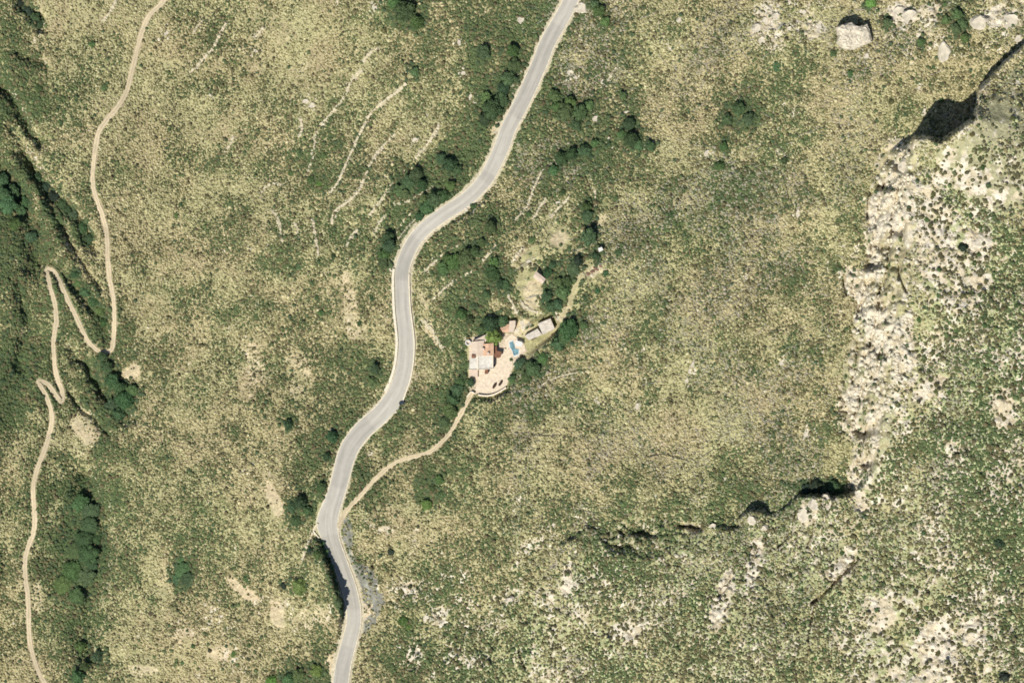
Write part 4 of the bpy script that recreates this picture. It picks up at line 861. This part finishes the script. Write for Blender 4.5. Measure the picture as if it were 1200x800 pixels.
# ------------------------------------------------------------------ individual bushes that stand out on the open ground
def clear(x, y, r=0):
    for L, w in ((ROAD, 13), (TRACK, 5), (DRIVE, 5)):
        if pdist(np.array([x]), np.array([y]), L, w + r)[0][0] < w + r - .01: return False
    if inside(np.array([x]), np.array([y]), PAD)[0]: return False
    return all((x - a) ** 2 + (y - b) ** 2 > (c * .8 + r) ** 2 for a, b, c in taken)
for x, y, r, k, lab in [(212,240,4,'d','round dark bush alone in pale grass, upper of two'),(207,253,4,'d','round dark bush alone in pale grass, lower of two'),(177,718,4,'b','brown round bush in dry grass at the lower left'),(275,766,5,'g','bright green bush beside a bare patch near the bottom'),
 (227,757,3.5,'d','small dark green bush on pale ground near the bottom'),(246,762,3.5,'b','brown bush between two green ones near the bottom'),(292,756,4,'d','dark bush right of the bright green one near the bottom'),(289,678,5,'d','dark bush touching the bare earth scar'),(207,777,4,'d','left bush of the bottom pair'),(214,776,3.5,'d','right bush of the bottom pair'),
 (458,646,5,'k','very dark bush alone right of the talus'),(391,301,5,'t','dark round bush below the small hooked wall'),(437,350,4.5,'t','dark round bush left of the parapet'),(422,379,5,'t','dark round bush at the foot of the pale earth strip'),(367,332,4.5,'d','upper dark bush of the middle left pair'),(372,348,4,'d','lower dark bush of the middle left pair'),
 (377,367,5,'d','dark bush left of the pale earth strip'),(350,312,5,'d','dark bush alone below the pale arc'),(722,233,5,'d','green bush right of the garden upright wall'),(725,296,5.5,'t','dark bush right of the white shed'),(710,320,4.5,'t','dark bush right of the red rubble'),(687,350,5,'t','dark bush downhill of the lane, left one'),(700,341,4.5,'t','dark bush downhill of the lane, right one'),
 (660,226,5.5,'d','dark bush above the white garden slope boulder'),(620,252,5,'d','dark bush left of the long pale wall'),(623,282,5,'d','dark bush uphill of the cabin path'),(667,292,4,'d','olive bush left of the garden row head'),(658,301,3,'b','small brown bush in the garden meadow'),(787,252,5,'d','dark bush in open scrub between fallen trunks'),(802,223,4,'d','dark bush above the pale earth patch'),
 (997,88,5,'t','dark bush below the largest slab'),(977,63,5,'d','green bush left of the largest slab'),(910,79,6,'t','dark bush under the rock field'),(920,188,5.5,'d','dark green bush alone right of the tangle'),(380,183,6,'d','green bush right of an upright wall'),(352,180,6,'d','dark bush left of an upright wall'),(365,211,6,'d','dark bush at the foot of an upright wall'),(341,203,5,'d','dark bush beside the pale arc'),
 (375,215,5,'g','green bush under the slope walls'),(1170,636,8,'k','large very dark bush near the right edge'),(1177,793,8,'k','large very dark bush in the bottom right corner'),(1128,290,7,'k','dark brown bush left of the plateau slab'),(1148,320,6,'o','dark bush below the plateau slab'),(1045,120,5,'o','olive bush uphill of the hollow'),(1150,560,5,'o','olive bush in the middle of the plateau'),
 (45,103,6,'d','round green bush beside the upper gully'),(108,52,5,'d','round bush left of the track top'),(122,103,5,'d','dark bush left of the track bend'),(70,145,5,'d','dark bush in dry grass left of the track'),(450,36,5,'o','olive bush near the top'),(555,242,5,'t','dark bush on the verge touching a white boulder'),(570,230,4,'t','dark bush on the outer verge of the bend')]:
    bush(x, y, r, k, lab, 'single bushes on open ground'); taken.append((x, y, r))
for x, y, r in [(578.5,434,1.6),(569,437,1.4),(571.5,439.5,1.2),(584,432,1.3),(591,408,1.5),(568,458,1.2)]: pass
for (x, y, r, k, lab) in [(579.5,428,1.8,'k','dark potted shrub against the terrace wall in the courtyard'),(569.5,436,2.2,'b','larger brown shrub at the courtyard corner south of the terrace'),(599,421,2.4,'d','green shrub on the courtyard rim below the pool'),(610.5,417.5,2.6,'b','brown shrub on the lane side of the pool terrace'),(592.5,408,1.6,'b','small brown shrub between pergola and pool')]:
    o = bush(x, y, r, k, lab, 'shrubs in the courtyard')
for x, y, an, lab in [(587, 448.5, 57, 'dark brown elongated hedge strip beside the courtyard wall'), (579.5, 451.5, 62, 'dark brown elongated hedge strip nearer the driveway gate')]:
    o = bush(x, y, 4.6, 'b', lab, 'shrubs in the courtyard', 'hedge'); o.rotation_euler[2] = R(an); o.scale = (1.9, .75, .7); o['category'] = 'hedge'; o.color = (.055, .04, .028, 1); o.location.z = PAD_Z
reg = [(lambda x, y: x > 1085 and y < 210, 'round olive bush on the smooth slope right of the shadow hollow', 'bushes right of the hollow'),
 (lambda x, y: x > 1075 and 210 <= y < 400, 'dark olive bush on the pale limestone plateau above the cliff', 'bushes on the upper plateau'),
 (lambda x, y: x > 1050 and 400 <= y < 600, 'dark olive bush on the green middle part of the plateau', 'bushes on the middle plateau'),
 (lambda x, y: x > 950 and y >= 600, 'dark olive bush on the broken limestone of the lower right', 'bushes on the lower plateau')]
cand = []
g = np.random.default_rng(21)
for _ in range(4200):
    x = g.uniform(955, 1195); y = g.uniform(5, 795); 
    for ri, (f, lab, gp) in enumerate(reg):
        if f(x, y): cand.append((x, y, g.uniform(2.0, 3.6), ri)); break
cand.sort(key=lambda c: -c[2]); placed = []; 
for x, y, r, ri in cand:
    if len(placed) >= 165: break
    if all((x - a) ** 2 + (y - b) ** 2 > (r + c + .5) ** 2 for a, b, c in placed) and clear(x, y, r):
        placed.append((x, y, r)); bush(x, y, r, 'o' if g.random() < .7 else 'd', reg[ri][1], reg[ri][2])
taken += placed

# ------------------------------------------------------------------ uncountable scrub: tussocks and low maquis, one mesh each
def scatter(n, seed):
    g = np.random.default_rng(seed); return g.uniform(-38, 1238, n), g.uniform(-38, 838, n), g
def keep_off(x, y):
    m = pdist(x, y, ROAD, 14)[0] > 12.4 + 0 * x
    wl = (pdist(x, y, ROAD, 20)[0] < 18) & (x < np.interp(y, ROAD[_o, 1], ROAD[_o, 0])) & (np.abs(y - 612) < 24)
    m &= ~wl
    for L, w in ((TRACK, 3.6), (DRIVE, 3.2), (LANE, 3.2)): m &= pdist(x, y, L, w + 1)[0] > w
    m &= ~inside(x, y, [(549,396),(563,390),(592,373),(606,373),(612,392),(628,377),(646,371),(652,386),(634,401),(618,414),(604,430),(600,447),(594,456),(575,465),(556,463),(547,443),(546,410)])
    m &= ~(inside(x, y, TALUS) & (vnoise(x * .6, y * .6, 3) < .66))
    m &= ~inside(x, y, sl); m &= ~inside(x, y, [(624,317),(630,315),(641,326),(636,334),(624,328)])
    return m
def tufts(name, x, y, r, hr, cols, label, cat, sides=6):
    n = len(x); g = np.random.default_rng(3); z = zat(x, y); k = S * (D - z) / D
    cx = (x - 600) * k; cy = (400 - y) * k; R_ = r * S
    a0 = g.uniform(0, 6.28, n); ang = a0[:, None] + np.arange(sides)[None] * (2 * np.pi / sides) + g.uniform(-.25, .25, (n, sides))
    j1 = g.uniform(.7, 1.25, (n, sides)); j2 = g.uniform(.45, .9, (n, sides)); hgt = R_ * hr * g.uniform(.7, 1.3, n)
    V = np.empty((n, 2 * sides + 1, 3), np.float32)
    V[:, :sides, 0] = cx[:, None] + R_[:, None] * j1 * np.cos(ang); V[:, :sides, 1] = cy[:, None] + R_[:, None] * j1 * np.sin(ang); V[:, :sides, 2] = z[:, None] - .15 * 1
    V[:, sides:-1, 0] = cx[:, None] + R_[:, None] * j2 * np.cos(ang + .3); V[:, sides:-1, 1] = cy[:, None] + R_[:, None] * j2 * np.sin(ang + .3)
    V[:, sides:-1, 2] = z[:, None] + hgt[:, None] * g.uniform(.45, .95, (n, sides))
    V[:, -1, 0] = cx + R_ * g.uniform(-.2, .2, n); V[:, -1, 1] = cy + R_ * g.uniform(-.2, .2, n); V[:, -1, 2] = z + hgt
    s = np.arange(sides); t = (s + 1) % sides
    f = np.concatenate([np.stack([s, t, sides + s], -1), np.stack([t, sides + t, sides + s], -1), np.stack([sides + s, sides + t, np.full(sides, 2 * sides)], -1)])
    F = (np.arange(n)[:, None, None] * (2 * sides + 1) + f[None]).reshape(-1, 3)
    c = np.repeat(cols[:, None, :], 2 * sides + 1, 1) * g.uniform(.8, 1.2, (n, 2 * sides + 1, 1))
    return tag(link(name, make_mesh(name, V.reshape(-1, 3), F, M['scrub'], False, c.reshape(-1, 3))), label, cat, None, 'stuff')
x, y, g = scatter(560000, 11)
gF, rF, eF = fields(x, y)
nz = fbm(x, y, 5, 2, 2); nb = fbm(x, y, 22, 3, 1)
seF = sstep(np.where(y > 570, -70, -6), np.where(y > 570, 70, 30), cliff(x, y)[0] + 50 * (fbm(x, y, 26, 3, 4) - .5))
sdT, _st, wdT = cliff(x, y)
dens = 0.66 + 0.35 * gF + 0.5 * (nb - .5) + .5 * (nz - .5) - 1.35 * np.clip(rF - .38, 0, 1) - .75 * eF - .22 * seF - .5 * inside(x, y, MEADOW) - .42 * inside(x, y, SLOPE) - .4 * ((wdT > 15) * sstep(-wdT - 2, -wdT + 4, sdT) * (sdT < 8))
m = (g.random(len(x)) < dens) & keep_off(x, y)
x, y, gF, rF, eF, nb, seF = [a[m] for a in (x, y, gF, rF, eF, nb, seF)]
u = g.random(len(x)); v = g.random(len(x))[:, None]
dry, mid, olive, green, dark, grey = C(.42,.375,.245), C(.265,.238,.138), C(.155,.145,.075), C(.085,.115,.052), C(.048,.058,.034), C(.24,.22,.175)
hueF = sstep(.38, .62, fbm(x, y, 55, 3, 3))[:, None]
w = np.clip(1.5 * (gF - .38) + .9 * (nb - .5), -.3, .6)           # more leaf, less straw where the cover is green
u = u + w * .9
cols = np.where((u < .34)[:, None], dry * (1 - v) + mid * v, np.where((u < .70)[:, None], mid * (1 - v) + olive * v, olive * (1 - v) + dark * v))
gk = np.clip(gF * 1.9 - .48 + 1.2 * (nb - .5), 0, 1)
cols = np.where((g.random(len(x)) < gk)[:, None], green * (1 - v) + (dark * .6 + green * .4) * v, cols)
greyp = (sstep(.5, .62, fbm(x, y, 60, 2, 3)) * (x > 600) * .6)
cols = np.where((g.random(len(x)) < greyp * .5)[:, None], grey, cols)
pale = limeg * .95
cols = np.where((g.random(len(x)) < seF * .15)[:, None], pale * (.8 + .35 * v), cols)
cols = cols * (C(1.0,.995,.90) * (1 - hueF) + C(.965,1.01,.885) * hueF) * (.92 + .3 * fbm(x, y, 40, 2, 2))[:, None]
r = g.uniform(.65, 1.6, len(x)) * (1 + .4 * gF) * (1 + .1 * seF)
bb = g.random(len(x)) < .05; r = np.where(bb, r * 1.6, r); brown = C(.118,.104,.055)
cols = np.where((bb & (g.random(len(x)) < .5))[:, None], brown * (.7 + .6 * v), cols)
print('tufts', len(x))
tufts('dry_scrub', x, y, r, 1.0, cols, 'dry grass tussocks and low garrigue scrub covering the whole hillside', 'scrub', sides=5)
# larger maquis bushes
x, y, g = scatter(80000, 12)
gF, rF, eF = fields(x, y); seF = sstep(np.where(y > 570, -70, -6), np.where(y > 570, 70, 30), cliff(x, y)[0] + 50 * (fbm(x, y, 26, 3, 4) - .5))
nb = fbm(x, y, 18, 3, 4)
dens = (np.clip(1.2 * (gF - .44) + 1.0 * (nb - .5), .03, 1) + .55 * sstep(.62, .9, gF) + .03 * sstep(.45, .8, rF)) * (1 - seF) + seF * np.clip(.27 + 1.2 * (nb - .5) - .2 * np.clip(rF - .6, 0, 1), .02, 1)
m = (g.random(len(x)) < dens * (1 - .8 * eF)) & keep_off(x, y)
x, y, gF, seF = [a[m] for a in (x, y, gF, seF)]
mx = []; my = []
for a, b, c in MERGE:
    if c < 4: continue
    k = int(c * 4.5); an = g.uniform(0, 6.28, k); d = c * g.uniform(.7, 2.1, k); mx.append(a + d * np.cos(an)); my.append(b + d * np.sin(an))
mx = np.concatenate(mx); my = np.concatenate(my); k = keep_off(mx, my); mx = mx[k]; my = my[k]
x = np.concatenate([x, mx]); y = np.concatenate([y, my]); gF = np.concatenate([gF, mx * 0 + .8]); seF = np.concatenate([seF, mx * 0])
v = g.random(len(x))[:, None]; u = g.random(len(x))[:, None]
cols = C(.085,.11,.045) * v + C(.048,.072,.038) * (1 - v)
cols = np.where(seF[:, None] > u, C(.115,.112,.055) * v + C(.062,.06,.034) * (1 - v), cols)
r = g.uniform(1.3, 2.7, len(x)) * (1 + .35 * gF * (1 - seF))
cols = np.where(g.random((len(x), 1)) < .22, C(.112,.102,.052) * (.6 + .7 * v), cols)
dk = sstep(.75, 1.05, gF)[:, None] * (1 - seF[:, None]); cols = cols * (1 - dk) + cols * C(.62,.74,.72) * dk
print('bushes', len(x))
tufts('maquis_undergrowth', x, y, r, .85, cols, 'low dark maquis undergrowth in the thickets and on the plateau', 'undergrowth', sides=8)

# broken limestone lying about the outcrops
def rubble():
    x, y, g = scatter(60000, 15); gF, rF, eF = fields(x, y); n = fbm(x, y, 9, 3, 4)
    sdv, stv, wdv = cliff(x, y); strip = (wdv > 15) * sstep(-wdv, -wdv + 5, sdv) * (1 - sstep(5, 30, sdv))
    p = sstep(.5, .72, rF * .8 + .8 * (n - .5)) * .8 + .004 + strip * .12 + .12 * sstep(.4, .8, eF) * 0
    m = (g.random(len(x)) < p) & keep_off(x, y); x, y, strip = x[m], y[m], strip[m]
    bx = []; by = []
    for a, b, c in BL:
        k = 14; an = g.uniform(0, 6.28, k); d = c * g.uniform(.9, 1.9, k); bx.append(a + d * np.cos(an)); by.append(b + d * np.sin(an))
    for wp, _l in WALLS:
        L = catmull(wp, 2.0) if len(wp) > 2 else np.array(wp, float); L = np.repeat(L, 2, 0); bx.append(L[:, 0] + g.normal(size=len(L)) * 1.2); by.append(L[:, 1] + g.normal(size=len(L)) * 1.2)
    ex = np.concatenate(bx); ey = np.concatenate(by); k = keep_off(ex, ey); x = np.concatenate([x, ex[k]]); y = np.concatenate([y, ey[k]]); strip = np.concatenate([strip, ex[k] * 0])
    r = g.uniform(.5, 1.5, len(x)) * (1 + 1.6 * strip * g.random(len(x))); r = np.where(g.random(len(x)) < .06, r * 1.7, r)
    cols = C(.50,.455,.35) * g.uniform(.8, 1.15, (len(x), 1))
    print('rubble', len(x)); tufts('rubble', x, y, r, .75, cols, 'small broken limestone rubble lying around outcrops and walls', 'rubble', sides=5)
rubble()

def brushwood():
    g = np.random.default_rng(33); V = []; F = []; n = 1500
    x = g.uniform(610, 990, n); y = g.uniform(-10, 610, n); k = keep_off(x, y) & (fbm(x, y, 50, 3, 2) > .46) & (cliff(x, y)[0] < -30); x, y = x[k], y[k]
    for a, b in zip(x, y):
        L = g.uniform(2, 6) if g.random() < .8 else g.uniform(6, 13); an = g.normal(.15, .55) if g.random() < .7 else g.uniform(0, 3.14)
        p = [(a + L * t * math.cos(an) + g.normal() * .3, b + L * t * math.sin(an) + g.normal() * .3) for t in (-1, -.3, .4, 1)]
        zz = zat([q[0] for q in p], [q[1] for q in p]); s0 = len(V)
        for i, (q, z) in enumerate(zip(p, zz)):
            X, Y, Z = W(q[0], q[1], float(z) + .4); r = .10 * (1 - .2 * i); nx_, ny_ = math.sin(an) * r, math.cos(an) * r
            V += [(X - nx_, Y - ny_, Z), (X, Y, Z + r * 1.2), (X + nx_, Y + ny_, Z), (X, Y, Z - r)]
        for i in range(3):
            for c in range(4): F.append((s0 + 4 * i + c, s0 + 4 * i + (c + 1) % 4, s0 + 4 * i + 4 + (c + 1) % 4, s0 + 4 * i + 4 + c))
    cols = np.repeat(np.where(g.random(len(x)) < .68, .42, .09)[:, None], 16, 1).reshape(-1, 1) * C(1, .93, .8)
    tag(link('dead_brushwood', make_mesh('dead_brushwood', V, np.array(F), M['scrub'], False, cols)), 'thin bleached and charred dead branches strewn over the burnt scrub', 'brushwood', None, 'stuff')
brushwood()
